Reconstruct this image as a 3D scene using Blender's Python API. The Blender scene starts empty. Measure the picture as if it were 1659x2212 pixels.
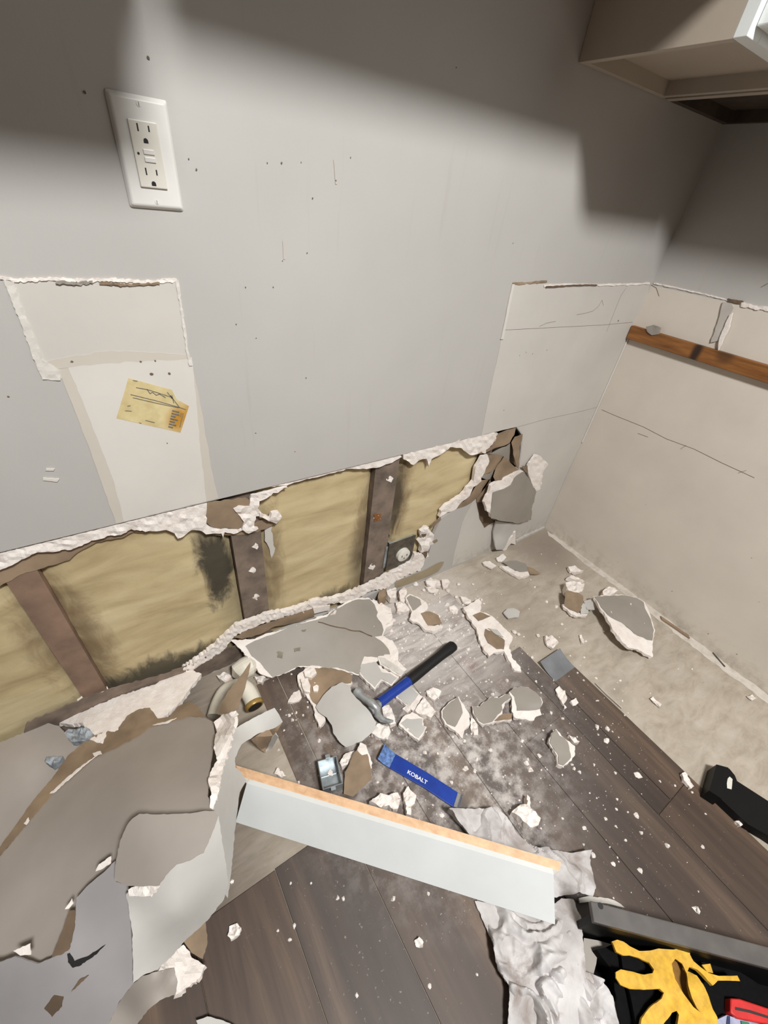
import bpy, math, random
import numpy as np
from mathutils import Vector, Matrix, noise
from mathutils.geometry import delaunay_2d_cdt

# ------------------------------------------------------------------ camera
W, H, F = 1659.0, 2212.0, 890.67
YAW, PITCH, ROLL = 0.6537, 0.6539, 0.1287
CAM = np.array([-1.5345, -0.7682, 1.1531])
_cy, _sy, _cp, _sp = math.cos(YAW), math.sin(YAW), math.cos(PITCH), math.sin(PITCH)
FW = np.array([_sy * _cp, _cy * _cp, -_sp])
_r = np.array([_cy, -_sy, 0.0]); _u = np.cross(_r, FW)
RT = math.cos(ROLL) * _r + math.sin(ROLL) * _u
UP = -math.sin(ROLL) * _r + math.cos(ROLL) * _u
S = bpy.context.scene
C = S.collection
cd = bpy.data.cameras.new('camera')
cd.sensor_fit = 'HORIZONTAL'; cd.sensor_width = 36.0; cd.lens = 36.0 * F / W; cd.clip_start = 0.02
cam = bpy.data.objects.new('camera', cd); C.objects.link(cam)
cam.matrix_world = Matrix(((RT[0], UP[0], -FW[0], CAM[0]), (RT[1], UP[1], -FW[1], CAM[1]), (RT[2], UP[2], -FW[2], CAM[2]), (0, 0, 0, 1)))
S.camera = cam

# ------------------------------------------------------------------ world, lights, exposure
wd = bpy.data.worlds.new('world'); S.world = wd; wd.use_nodes = True
wd.node_tree.nodes['Background'].inputs[0].default_value = (0.5, 0.48, 0.46, 1)
wd.node_tree.nodes['Background'].inputs[1].default_value = 0.005
S.view_settings.view_transform = 'Standard'; S.view_settings.look = 'None'
S.view_settings.gamma = 1; S.view_settings.use_curve_mapping = False
S.view_settings.exposure = 0.0
LAMPS = [((-1.30, -1.50, 2.37), 78.0, 0.18, (1.0, 0.995, 0.975)),
         ((-3.20, -4.20, 2.37), 5.0, 0.18, (1.0, 0.985, 0.955))]  # second lamp is unseen, added as weak fill

# ------------------------------------------------------------------ pixel -> place helpers (photograph frame, 1659 x 2212)
CROPS = {'I': (0, 0, 1.0), 'R1': (0, 1450, .3444), 'R2': (440, 1240, .27728), 'R3': (760, 1240, .27728), 'R4': (1100, 1180, .33695),
         'R5': (480, 1580, .27728), 'R6': (760, 1580, .3255), 'R7': (960, 1720, .42134), 'R8': (1200, 1600, .27667),
         'D3': (640, 1240, .20494), 'D4': (860, 1380, .20494), 'D5': (0, 1400, .20494), 'D6': (0, 1800, .28933),
         'D7': (780, 1120, .14467), 'D8': (1240, 1920, .25256), 'W4': (960, 880, .18083), 'W3': (1000, 560, .39723),
         'L5': (0, 1060, .37372), 'M6': (500, 900, .42194), 'P1': (0, 560, .33755), 'O1': (0, 150, .33755)}
def X(tag, pts):
    a, b, s = CROPS[tag]
    return [(a + s * p[0], b + s * p[1]) + tuple(p[2:]) for p in pts]
def unp(px, py, ax=2, v=0.0):
    d = FW + RT * ((px - W / 2) / F) - UP * ((py - H / 2) / F)
    return CAM + d * ((v - CAM[ax]) / d[ax])
def field(c):
    if not isinstance(c, (list, tuple)): return lambda x, y: c
    A = np.array(c, float)
    if len(A) >= 5:                                   # thin plate spline through the given heights
        n = len(A); q = A[:, :2] / 300.0
        U = lambda d2: np.where(d2 > 1e-12, .5 * d2 * np.log(np.maximum(d2, 1e-12)), 0)
        K = U(((q[:, None] - q[None]) ** 2).sum(-1)) + np.eye(n) * .02; Pm = np.hstack([np.ones((n, 1)), q])
        sol = np.linalg.solve(np.vstack([np.hstack([K, Pm]), np.hstack([Pm.T, np.zeros((3, 3))])]), np.concatenate([A[:, 2], np.zeros(3)]))
        lo_, hi_ = A[:, 2].min() - .02, A[:, 2].max() + .02
        def g(x, y):
            p = np.array((x, y)) / 300.0
            return float(min(hi_, max(lo_, U(((q - p) ** 2).sum(1)) @ sol[:n] + sol[n] + sol[n + 1:] @ p)))
        return g
    def f(x, y):
        d2 = (A[:, 0] - x) ** 2 + (A[:, 1] - y) ** 2 + 9.0
        w = 1 / d2 ** 1.25
        return float((w * A[:, 2]).sum() / w.sum())
    return f

# ------------------------------------------------------------------ materials
def lin(c):
    return tuple(((x / 255) / 12.92 if x / 255 <= .04045 else ((x / 255 + .055) / 1.055) ** 2.4) for x in c) + (1,)
class NT:
    def __init__(s, name):
        s.m = bpy.data.materials.new(name); s.m.use_nodes = True
        s.t = s.m.node_tree; s.b = s.t.nodes['Principled BSDF']
    def n(s, typ, **kw):
        o = s.t.nodes.new(typ)
        for k, v in kw.items():
            if k.startswith('i_'): o.inputs[int(k[2:]) if k[2:].isdigit() else k[2:]].default_value = v
            else: setattr(o, k, v)
        return o
    def l(s, a, b): s.t.links.new(a, b)
    def pos(s, scale=(1, 1, 1), loc=(0, 0, 0)):
        g = s.n('ShaderNodeNewGeometry'); mp = s.n('ShaderNodeMapping')
        mp.inputs['Scale'].default_value = scale; mp.inputs['Location'].default_value = loc
        s.l(g.outputs['Position'], mp.inputs['Vector']); return mp.outputs[0]
    def noise(s, scale, detail=4, vec=None, rough=.55, dist=0.0):
        o = s.n('ShaderNodeTexNoise'); o.inputs['Scale'].default_value = scale; o.inputs['Detail'].default_value = detail
        o.inputs['Roughness'].default_value = rough; o.inputs['Distortion'].default_value = dist
        s.l(vec if vec is not None else s.pos(), o.inputs['Vector']); return o.outputs[0]
    def ramp(s, fac, stops):
        o = s.n('ShaderNodeValToRGB'); e = o.color_ramp.elements
        while len(e) < len(stops): e.new(.5)
        for k, (p, c) in enumerate(stops): e[k].position = p; e[k].color = c if len(c) == 4 else lin(c)
        s.l(fac, o.inputs[0]); return o.outputs[0]
    def mix(s, fac, a, b, mode='MIX'):
        o = s.n('ShaderNodeMix', data_type='RGBA', blend_type=mode)
        for v, i in ((fac, 0), (a, 6), (b, 7)):
            if hasattr(v, 'is_output'): s.l(v, o.inputs[i])
            else: o.inputs[i].default_value = v if i == 0 else (v if len(v) == 4 else lin(v))
        return o.outputs[2]
    def math(s, op, a, b=0.0, clamp=False):
        o = s.n('ShaderNodeMath', operation=op, use_clamp=clamp)
        for v, i in ((a, 0), (b, 1)):
            if hasattr(v, 'is_output'): s.l(v, o.inputs[i])
            else: o.inputs[i].default_value = v
        return o.outputs[0]
    def sphere(s, c, r0, r1, scale=(1, 1, 1)):       # 1 inside r0 of the place c, 0 outside r1
        sc = s.n('ShaderNodeVectorMath', operation='SUBTRACT'); g = s.n('ShaderNodeNewGeometry')
        s.l(g.outputs['Position'], sc.inputs[0]); sc.inputs[1].default_value = c
        ml = s.n('ShaderNodeVectorMath', operation='MULTIPLY'); s.l(sc.outputs[0], ml.inputs[0]); ml.inputs[1].default_value = scale
        le = s.n('ShaderNodeVectorMath', operation='LENGTH'); s.l(ml.outputs[0], le.inputs[0])
        mr = s.n('ShaderNodeMapRange', interpolation_type='SMOOTHSTEP'); s.l(le.outputs['Value'], mr.inputs[0])
        for i, v in ((1, r0), (2, r1), (3, 1.0), (4, 0.0)): mr.inputs[i].default_value = v
        return mr.outputs[0]
    def out(s, col, rough=.8, metal=0.0, bump=None, strength=.2, dist=.002, spec=None):
        if hasattr(col, 'is_output'): s.l(col, s.b.inputs['Base Color'])
        else: s.b.inputs['Base Color'].default_value = col if len(col) == 4 else lin(col)
        s.b.inputs['Roughness'].default_value = rough; s.b.inputs['Metallic'].default_value = metal
        if spec is not None: s.b.inputs['Specular IOR Level'].default_value = spec
        if bump is not None:
            o = s.n('ShaderNodeBump'); o.inputs['Strength'].default_value = strength; o.inputs['Distance'].default_value = dist
            s.l(bump, o.inputs['Height']); s.l(o.outputs[0], s.b.inputs['Normal'])
        return s.m
def simple(name, c, rough=.7, var=.06, scale=30, metal=0.0, bump=0.0, spec=None):
    t = NT(name); k = t.noise(scale)
    lo = tuple(max(0, x * (1 - var * 2)) for x in c); hi = tuple(min(255, x * (1 + var)) for x in c)
    return t.out(t.ramp(k, [(.3, lo), (.7, hi)]), rough, metal, k if bump else None, bump, spec=spec)
M = {}
def painted(name, c):
    t = NT(name); big = t.noise(3, 3); fine = t.noise(260, 3)
    col = t.ramp(big, [(.3, tuple(x * .96 for x in c)), (.7, c)])
    drip = t.noise(9, 5, t.pos((6, 6, .35)))
    col = t.mix(t.ramp(drip, [(.62, (0, 0, 0, 1)), (.8, (.35, .35, .35, 1))]), col, tuple(x * .9 for x in (c[0], c[1] * .98, c[2] * .93)))
    return t.out(col, .62, bump=fine, strength=.12, dist=.001)
M['wall'] = painted('wall_paint', (187, 184, 180))
M['room'] = painted('far_wall_paint', (128, 122, 114))
def bare(name, c, dirt):
    t = NT(name); big = t.noise(5, 5); fine = t.noise(120, 3); sp = t.noise(38, 6, rough=.7)
    col = t.ramp(big, [(.3, tuple(x * .95 for x in c)), (.7, c)])
    col = t.mix(t.ramp(sp, [(.66, (0, 0, 0, 1)), (.82, (dirt, dirt, dirt, 1))]), col, (120, 106, 92))
    g = t.n('ShaderNodeNewGeometry'); sx = t.n('ShaderNodeSeparateXYZ'); t.l(g.outputs['Position'], sx.inputs[0])
    mr = t.n('ShaderNodeMapRange', interpolation_type='SMOOTHSTEP'); t.l(sx.outputs[2], mr.inputs[0])
    for i, v in ((1, 0.0), (2, .10), (3, 1.0), (4, 0.0)): mr.inputs[i].default_value = v
    smear = t.noise(24, 6, t.pos((1, 1, 1)), .7, .3)
    col = t.mix(t.math('MULTIPLY', mr.outputs[0], t.ramp(smear, [(.45, (0, 0, 0, 1)), (.72, (.5, .5, .5, 1))])), col, (132, 117, 98))
    return t.out(col, .85, bump=fine, strength=.1, dist=.001)
M['bare'] = bare('bare_drywall', (205, 200, 193), .35)
M['bare_right'] = bare('bare_drywall_right', (216, 207, 195), .25)
M['joint'] = bare('joint_compound', (217, 212, 205), .1)
M['paint'] = simple('grey_painted_paper', (152, 145, 136), .6, .03, 8)
M['paint_cool'] = simple('pale_grey_painted_paper', (190, 187, 182), .55, .03, 8)
M['paint_mid'] = simple('cool_grey_painted_paper', (152, 148, 148), .6, .03, 6)
M['paint_warm'] = simple('greige_painted_paper', (160, 151, 143), .6, .03, 6)
def gyps():
    t = NT('gypsum'); a = t.noise(90, 6, rough=.65); b = t.noise(25, 4)
    col = t.ramp(b, [(.3, (228, 217, 209)), (.7, (243, 236, 230))])
    return t.out(col, .95, bump=a, strength=.5, dist=.004)
M['gyps'] = gyps()
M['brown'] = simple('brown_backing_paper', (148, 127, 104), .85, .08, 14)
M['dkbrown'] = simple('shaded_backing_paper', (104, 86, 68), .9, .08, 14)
def insul():
    t = NT('insulation'); a = t.noise(9, 6, t.pos((.5, 1, 2.0)), .55, .5); b = t.noise(70, 5, rough=.7)
    col = t.ramp(a, [(.28, (170, 150, 112)), (.5, (196, 178, 138)), (.72, (212, 196, 158))])
    n1 = t.noise(9, 5, t.pos((1.0, 1, .7)))
    n2 = t.noise(22, 6, t.pos((1.0, 1, .45)), .65, .8)
    def smudge(base, cut0, cut1, k):          # ragged edged stain
        v = t.math('ADD', t.math('MULTIPLY', base, 1.0), t.math('MULTIPLY', t.math('SUBTRACT', n2, .5), 1.5))
        mr = t.n('ShaderNodeMapRange', interpolation_type='SMOOTHSTEP'); t.l(v, mr.inputs[0])
        for i, q in ((1, cut0), (2, cut1), (3, 0.0), (4, k)): mr.inputs[i].default_value = q
        return mr.outputs[0]
    st = smudge(t.sphere((-1.425, .03, .40), .0, .13, (1.6, .3, .40)), .25, .85, .92)
    st = t.math('MAXIMUM', st, t.math('MULTIPLY', t.sphere((-1.40, .03, .25), .0, .1, (1.6, .3, .45)), .4))
    s2 = smudge(t.sphere((-1.62, .03, .07), .02, .2, (.55, .3, 1.7)), .3, .9, .85)
    s3 = t.math('MULTIPLY', t.sphere((-1.01, .05, .2), .0, .11, (2.0, .3, .45)), .55)
    s4 = smudge(t.sphere((-.89, .03, .40), .0, .10, (2.0, .3, .35)), .3, .95, .75)
    s5 = smudge(t.sphere((-1.13, .03, .10), .0, .16, (.6, .3, 2.0)), .35, .95, .65)
    ed = None
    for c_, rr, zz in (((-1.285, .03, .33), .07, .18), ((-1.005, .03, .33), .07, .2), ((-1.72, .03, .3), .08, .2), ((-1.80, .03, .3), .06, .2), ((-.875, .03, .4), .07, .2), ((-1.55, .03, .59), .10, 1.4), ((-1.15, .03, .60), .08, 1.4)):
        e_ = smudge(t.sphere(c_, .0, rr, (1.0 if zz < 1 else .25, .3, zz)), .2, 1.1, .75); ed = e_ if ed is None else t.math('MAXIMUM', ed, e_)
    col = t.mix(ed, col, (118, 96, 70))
    m = t.math('MAXIMUM', t.math('MAXIMUM', st, s2), t.math('MAXIMUM', t.math('MAXIMUM', s3, s4), s5))
    col = t.mix(m, col, (40, 36, 32))
    return t.out(col, .95, bump=b, strength=.22, dist=.003)
M['insul'] = insul()
M['stud'] = simple('old_stud_wood', (122, 107, 95), .85, .12, 20)
M['stud_dark'] = simple('dark_sill_wood', (70, 58, 48), .9, .15, 20)
M['stud_red'] = simple('reddish_stud_face', (142, 116, 98), .85, .08, 16)
def woodm(name, c1, c2, scale, vs, rough=.6, bands=False):
    t = NT(name); a = t.noise(scale, 6, t.pos(vs), .6, .4)
    col = t.ramp(a, [(.3, c1), (.7, c2)])
    if bands:
        m = t.math('MAXIMUM', t.sphere((0, -.225, .87), .006, .02, (.2, 1, .3)), t.math('MULTIPLY', t.sphere((0, -.30, .885), .01, .035, (.2, 1, 1.0)), .6))
        col = t.mix(m, col, (48, 30, 18))
    return t.out(col, rough, bump=a, strength=.15)
M['cleat'] = woodm('stained_cleat_wood', (104, 62, 26), (152, 100, 50), 14, (3, .6, 6), .5, True)
M['rawwood'] = woodm('raw_wood_edge', (194, 152, 114), (224, 186, 148), 22, (2, 2, 8), .6)
M['shadeunder'] = simple('shade_darkened_panel', (74, 62, 52), .8, .1, 20)  # cabinet panels coloured dark to stand for the deep shade underneath
M['white'] = simple('white_board_paint', (232, 235, 234), .4, .012, 8)
M['whitecab'] = simple('cabinet_paint', (178, 166, 152), .45, .02, 6)
M['plate'] = simple('white_plastic', (226, 224, 220), .25, .01, 10)
M['plate2'] = simple('ivory_plastic', (222, 218, 208), .3, .01, 10)
M['slot'] = simple('slot_black', (18, 16, 16), .6, .05)
M['dot'] = simple('nail_mark', (112, 98, 84), .9, .1)
M['groove'] = simple('moulded_groove', (190, 184, 176), .5, .02)
M['steel'] = simple('dusty_steel', (168, 170, 170), .42, .1, 40, .45)
M['galv'] = simple('galvanised_steel', (170, 178, 182), .34, .12, 26, .6)
M['darkplate'] = simple('tarnished_steel_plate', (104, 98, 88), .45, .12, 40, .7)
M['blue'] = simple('blue_enamel', (24, 58, 150), .35, .05, 40)
M['bluedust'] = simple('dusty_blue_enamel', (92, 122, 176), .7, .2, 160)
M['black'] = simple('black_rubber', (11, 11, 12), .6, .1, 60)
M['blackpl'] = simple('black_plastic', (10, 10, 11), .55, .1, 40, spec=.25)
M['blackfab'] = simple('black_fabric', (12, 11, 12), .9, .15, 120, spec=.15)
M['letter'] = simple('white_print', (226, 228, 232), .6, .01)
M['yellow'] = simple('yellow_leather', (214, 166, 52), .7, .06, 90, bump=.2)
M['yellowshade'] = simple('shaded_leather_fold', (132, 92, 30), .8, .06, 90)  # the yellow leather again, darkened to carry the shading in the fold
M['red'] = simple('red_plastic', (196, 42, 40), .45, .06, 40)
M['greyrim'] = simple('grey_rim_paint', (92, 88, 85), .4, .05, 30)
M['maroon'] = simple('dark_maroon_plastic', (46, 30, 30), .6, .05)
M['navy'] = simple('navy_cloth', (52, 62, 104), .9, .1)
M['palecloth'] = simple('pale_blue_cloth', (168, 170, 196), .9, .1)
M['green'] = simple('green_plastic', (40, 120, 84), .6, .1)
M['pvc'] = simple('white_pvc', (224, 218, 204), .3, .02, 20)
M['brass'] = simple('aged_brass', (178, 146, 86), .4, .1, 60, .5)
M['hole'] = simple('dark_bore', (34, 22, 14), .9, .1)
M['bluegrey'] = simple('crumpled_bluish_paper', (152, 158, 164), .8, .14, 60)
M['greytip'] = simple('grey_sheen_plank_tip', (124, 126, 130), .35, .06, 16)  # reflection on the curled plank end, put in as a grey colour
M['lampglass'] = None
def cloth():
    t = NT('dirty_white_cotton'); a = t.noise(12, 6, rough=.6); b = t.noise(420, 2)
    col = t.ramp(a, [(.3, (168, 162, 160)), (.55, (204, 200, 199))])
    d = t.noise(17, 5, t.pos((1, 1, 1), (3, 1, 0)), .6, .6)
    col = t.mix(t.ramp(d, [(.54, (0, 0, 0, 1)), (.74, (.8, .8, .8, 1))]), col, (128, 112, 102))
    return t.out(col, .95, bump=b, strength=.15, dist=.001)
M['cloth'] = cloth()
def paperlabel():
    t = NT('yellowed_label_paper'); a = t.noise(40, 5); b = t.noise(16, 4)
    col = t.ramp(a, [(.3, (196, 178, 128)), (.7, (222, 206, 160))])
    am = t.math('MULTIPLY', t.sphere((-1.425, 0, .785), .02, .045, (1, .2, 1)), t.ramp(b, [(.3, (.4, .4, .4, 1)), (.5, (1, 1, 1, 1))]))
    return t.out(t.mix(am, col, (186, 136, 48)), .6)
M['label'] = paperlabel()
M['slabstain'] = simple('stained_grey_paper', (134, 127, 112), .7, .08, 30)
M['ink'] = simple('faded_ink', (112, 110, 104), .8, .1, 200)
def plank():
    t = NT('vinyl_plank_wood'); oi = t.n('ShaderNodeObjectInfo')
    g = t.n('ShaderNodeNewGeometry'); mp = t.n('ShaderNodeMapping'); mp.inputs['Scale'].default_value = (1, .09, 1)
    t.l(g.outputs['Position'], mp.inputs['Vector'])
    cb = t.n('ShaderNodeCombineXYZ'); t.l(t.math('MULTIPLY', oi.outputs['Random'], 9.0), cb.inputs[1]); t.l(t.math('MULTIPLY', oi.outputs['Random'], 5.0), cb.inputs[0])
    t.l(cb.outputs[0], mp.inputs['Location'])
    gr = t.noise(42, 6, mp.outputs[0], .62, .9); wide = t.noise(11, 3, mp.outputs[0], .5, .5)
    col = t.ramp(wide, [(.3, (58, 47, 41)), (.5, (86, 72, 62)), (.68, (122, 103, 86))])
    col = t.mix(t.ramp(gr, [(.35, (.6, .6, .6, 1)), (.62, (0, 0, 0, 1))]), col, (62, 50, 45))
    tint = t.ramp(oi.outputs['Random'], [(0, (206, 202, 202)), (.35, (255, 250, 246)), (.7, (226, 216, 208)), (1, (252, 240, 226))])
    col = t.mix(1.0, col, tint, 'MULTIPLY')
    d1 = t.noise(26, 8, rough=.68); d2 = t.noise(7, 5, rough=.6); d3 = t.noise(150, 3)
    wipe = t.noise(30, 6, t.pos((.35, 1.6, 1)), .65, .8)
    heavy = t.math('MULTIPLY', t.sphere((-.83, -.17, 0), .10, .40, (1, 1, 0)), t.ramp(wipe, [(.3, (.3, .3, .3, 1)), (.58, (1, 1, 1, 1))]))
    mid = t.math('MULTIPLY', t.sphere((-1.02, -.42, 0), .08, .5, (1, 1, 0)), t.ramp(d1, [(.44, (0, 0, 0, 1)), (.62, (.8, .8, .8, 1))]))
    tr = t.math('MULTIPLY', t.sphere((-.97, -.62, 0), .03, .2, (1.5, .7, 0)), t.ramp(d1, [(.42, (0, 0, 0, 1)), (.62, (.9, .9, .9, 1))]))
    spk = t.math('MULTIPLY', t.sphere((-.95, -.55, 0), .2, .75, (1, 1, 0)), t.ramp(d3, [(.68, (0, 0, 0, 1)), (.74, (.7, .7, .7, 1))]))
    m = t.math('MAXIMUM', t.math('MAXIMUM', heavy, mid), t.math('MAXIMUM', tr, spk), True)
    haze = t.math('MULTIPLY', t.sphere((-.95, -.4, 0), .1, .65, (1, 1, 0)), .16)
    m = t.math('MAXIMUM', m, t.math('MULTIPLY', t.sphere((-.77, -.11, 0), .02, .17, (1, 1, 0)), t.ramp(wipe, [(.2, (.55, .55, .55, 1)), (.5, (1, 1, 1, 1))])))
    col = t.mix(t.math('ADD', t.math('MULTIPLY', m, .82), haze, True), col, (206, 199, 194))
    red = t.math('MULTIPLY', t.sphere((-.80, -.36, 0), .0, .05, (1.6, .8, 0)), t.ramp(d1, [(.42, (0, 0, 0, 1)), (.62, (.6, .6, .6, 1))]))
    col = t.mix(red, col, (124, 70, 62))
    return t.out(col, .55, bump=gr, strength=.08, dist=.001)
M['plank'] = plank()
def ply():
    t = NT('plywood_subfloor'); a = t.noise(16, 7, t.pos((.7, 1.6, 1)), .65, .5); b = t.noise(5, 5, rough=.6); sp = t.noise(60, 6, rough=.75)
    col = t.ramp(a, [(.28, (156, 144, 129)), (.5, (178, 167, 152)), (.75, (196, 186, 174))])
    col = t.mix(t.ramp(b, [(.45, (0, 0, 0, 1)), (.72, (.4, .4, .4, 1))]), col, (136, 126, 112))
    col = t.mix(t.ramp(sp, [(.62, (0, 0, 0, 1)), (.76, (.8, .8, .8, 1))]), col, (92, 80, 70))
    cor = t.math('MULTIPLY', t.sphere((-.12, -.1, 0), .03, .26, (1, 1, 0)), t.ramp(a, [(.3, (.4, .4, .4, 1)), (.55, (1, 1, 1, 1))]))
    col = t.mix(t.math('MULTIPLY', cor, .6), col, (112, 98, 90))
    mid = t.math('MULTIPLY', t.sphere((-.52, -.28, 0), .02, .25, (1, 1, 0)), .35)
    col = t.mix(mid, col, (140, 128, 116))
    du = t.math('MULTIPLY', t.sphere((-.70, -.10, 0), .03, .24, (1, 1, 0)), t.ramp(sp, [(.3, (.3, .3, .3, 1)), (.6, (1, 1, 1, 1))]))
    col = t.mix(t.math('MULTIPLY', du, .7), col, (208, 200, 194))
    lf = t.sphere((-1.95, -.3, 0), .3, .62, (1, .4, 0))
    g2 = t.noise(24, 6, t.pos((.4, 2.2, 1)), .6, .6)
    col = t.mix(lf, col, t.ramp(g2, [(.3, (80, 70, 61)), (.7, (126, 115, 102))]))
    return t.out(col, .8, bump=a, strength=.15)
M['ply'] = ply()
M['floorpaint'] = bare('dried_paint_strip', (214, 206, 196), .5)

# ------------------------------------------------------------------ object helpers
ROOTW = {}
def wloc(o): return ROOTW.get(o.name, (0, 0, 0)) if o else (0, 0, 0)
def tag(o, label=None, cat=None, group=None, kind=None):
    for k, v in (('label', label), ('category', cat), ('group', group), ('kind', kind)):
        if v: o[k] = v
    return o
def mk(name, verts, faces, mat, parent=None, smooth=False, origin=None):
    me = bpy.data.meshes.new(name)
    v = np.array(verts, float)
    if parent is not None: off = np.array(wloc(parent))
    elif origin is not None: off = np.array(origin, float)
    else: off = np.array([(v[:, 0].min() + v[:, 0].max()) / 2, (v[:, 1].min() + v[:, 1].max()) / 2, v[:, 2].min()])
    me.from_pydata((v - off).tolist(), [], [list(f) for f in faces])
    me.validate(); me.update()
    if smooth:
        me.polygons.foreach_set('use_smooth', [True] * len(me.polygons)); me.set_sharp_from_angle(angle=math.radians(38))
    me.materials.append(M[mat] if isinstance(mat, str) else mat)
    o = bpy.data.objects.new(name, me); C.objects.link(o)
    if parent is not None: o.parent = parent; ROOTW[o.name] = tuple(off)
    else: o.location = off.tolist(); ROOTW[o.name] = tuple(off)
    return o
def empty(name, loc, label, cat, group=None):
    o = bpy.data.objects.new(name, None); C.objects.link(o); o.location = [float(x) for x in loc]
    o.empty_display_size = .05
    ROOTW[o.name] = tuple(float(x) for x in loc)
    return tag(o, label, cat, group)
def inside(P, poly):
    x, y = P[:, 0], P[:, 1]; r = np.zeros(len(P), bool); n = len(poly)
    for i in range(n):
        x1, y1 = poly[i][:2]; x2, y2 = poly[(i + 1) % n][:2]
        if y1 == y2: continue
        c = (y1 > y) != (y2 > y)
        r ^= c & (x < (x2 - x1) * (y - y1) / (y2 - y1) + x1)
    return r
def ragged(poly, step, amp, rng):
    out = []; n = len(poly)
    for i in range(n):
        a = np.array(poly[i][:2], float); b = np.array(poly[(i + 1) % n][:2], float); L = np.linalg.norm(b - a)
        k = max(1, int(L / step)); nr = np.array([-(b - a)[1], (b - a)[0]]) / max(L, 1e-9)
        out.append(a)
        for j in range(1, k): out.append(a + (b - a) * (j + rng.uniform(-.25, .25)) / k + nr * rng.uniform(-amp, amp))
    return out
def tri2d(outline, holes, grid):
    o = np.array(outline); lo, hi = o.min(0), o.max(0); sc = float(max(hi - lo)) or 1
    pts = [tuple(p) for p in outline]; edges = [(i, (i + 1) % len(outline)) for i in range(len(outline))]
    for h in holes:
        b = len(pts); pts += [tuple(p) for p in h]; edges += [(b + i, b + (i + 1) % len(h)) for i in range(len(h))]
    gx = np.arange(lo[0] + grid / 2, hi[0], grid); gy = np.arange(lo[1] + grid / 2, hi[1], grid)
    if len(gx) and len(gy):
        G = np.array([(x + (grid / 2 if j % 2 else 0), y) for j, y in enumerate(gy) for x in gx])
        ok = inside(G, outline)
        for h in holes: ok &= ~inside(G, h)
        A = np.array(pts)
        for p in G[ok]:
            if ((A - p) ** 2).sum(1).min() > (grid * .45) ** 2: pts.append(tuple(p))
    r = delaunay_2d_cdt([Vector(((p[0] - lo[0]) / sc, (p[1] - lo[1]) / sc)) for p in pts], edges, [], 0, 1e-7)
    V = np.array([(v.x * sc + lo[0], v.y * sc + lo[1]) for v in r[0]]); T = [f for f in r[2] if len(f) == 3]
    cen = np.array([V[list(f)].mean(0) for f in T]); ok = inside(cen, outline)
    for h in holes: ok &= ~inside(cen, h)
    return V, [T[i] for i in np.nonzero(ok)[0]]
_seed = [7]
def solid(V3, T, toward, thick, lift=0.0, bump=None, rough=0.0, rng=random):
    V3 = np.array(V3); T = np.array(T)
    fn = np.cross(V3[T[:, 1]] - V3[T[:, 0]], V3[T[:, 2]] - V3[T[:, 0]])
    if (fn * (np.array(toward) - V3[T].mean(1))).sum() < 0: T = T[:, ::-1]; fn = -fn
    vn = np.zeros_like(V3)
    for k in range(3): np.add.at(vn, T[:, k], fn)
    vn /= np.maximum(np.linalg.norm(vn, axis=1), 1e-12)[:, None]
    top = V3 + vn * lift
    if bump is not None: top = top + vn * np.array([bump(*p) for p in V3])[:, None]
    bot = V3 + vn * (lift - thick)
    ec = {}
    for f in T.tolist():
        for k in range(3):
            a, b = f[k], f[(k + 1) % 3]
            if (b, a) in ec: del ec[(b, a)]
            else: ec[(a, b)] = 1
    if rough:
        for a in {e[0] for e in ec}: bot[a] += np.array([rng.uniform(-rough, rough) for _ in range(3)])
    n = len(V3)
    F_ = T.tolist() + [[b + n for b in f[::-1]] for f in T.tolist()] + [[a, a + n, b + n, b] for a, b in ec]
    return np.vstack([top, bot]), F_
def flake(name, poly, z, mat, parent=None, thick=.003, ax=2, grid=14, step=9, amp=1.6, lift=0.0, bump=None, rough=0.0, smooth=True, holes=()):
    _seed[0] += 1; rng = random.Random(_seed[0]); fz = field(z)
    P = ragged(poly, step, amp, rng)
    V, T = tri2d(P, [ragged(h, step, amp, rng) for h in holes], grid)
    V3 = [unp(x, y, ax, fz(x, y)) for x, y in V]
    v, f = solid(V3, T, CAM, thick, lift, bump, rough, rng)
    return mk(name, v, f, mat, parent, smooth)
def fb(amp, sc=60, seed=0.0):
    return lambda x, y, z: amp * (noise.fractal(Vector((x * sc + seed, y * sc, z * sc)), 1.0, 2.0, 4) )
def box(lo, hi):
    (a, b, c), (d, e, f) = lo, hi
    return [(a, b, c), (d, b, c), (d, e, c), (a, e, c), (a, b, f), (d, b, f), (d, e, f), (a, e, f)], \
           [(0, 3, 2, 1), (4, 5, 6, 7), (0, 1, 5, 4), (1, 2, 6, 5), (2, 3, 7, 6), (3, 0, 4, 7)]
def obox(o, u, v, w):
    o, u, v, w = (np.array(k, float) for k in (o, u, v, w))
    pts = [o, o + u, o + u + v, o + v, o + w, o + u + w, o + u + v + w, o + v + w]
    fs = [(0, 3, 2, 1), (4, 5, 6, 7), (0, 1, 5, 4), (1, 2, 6, 5), (2, 3, 7, 6), (3, 0, 4, 7)]
    if np.dot(np.cross(u, v), w) < 0: fs = [f[::-1] for f in fs]
    return pts, fs
def bevel(o, w, n=2):
    m = o.modifiers.new('bevel', 'BEVEL'); m.width = w; m.segments = n; m.limit_method = 'ANGLE'; m.angle_limit = .6
    return o
def mbox(name, lo, hi, mat, parent=None, bv=0.0):
    v, f = box(lo, hi); o = mk(name, v, f, mat, parent)
    return bevel(o, bv) if bv else o
def join(*geo):
    V, F_ = [], []
    for v, f in geo:
        n = len(V); V += [tuple(p) for p in v]; F_ += [tuple(i + n for i in q) for q in f]
    return V, F_
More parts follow.
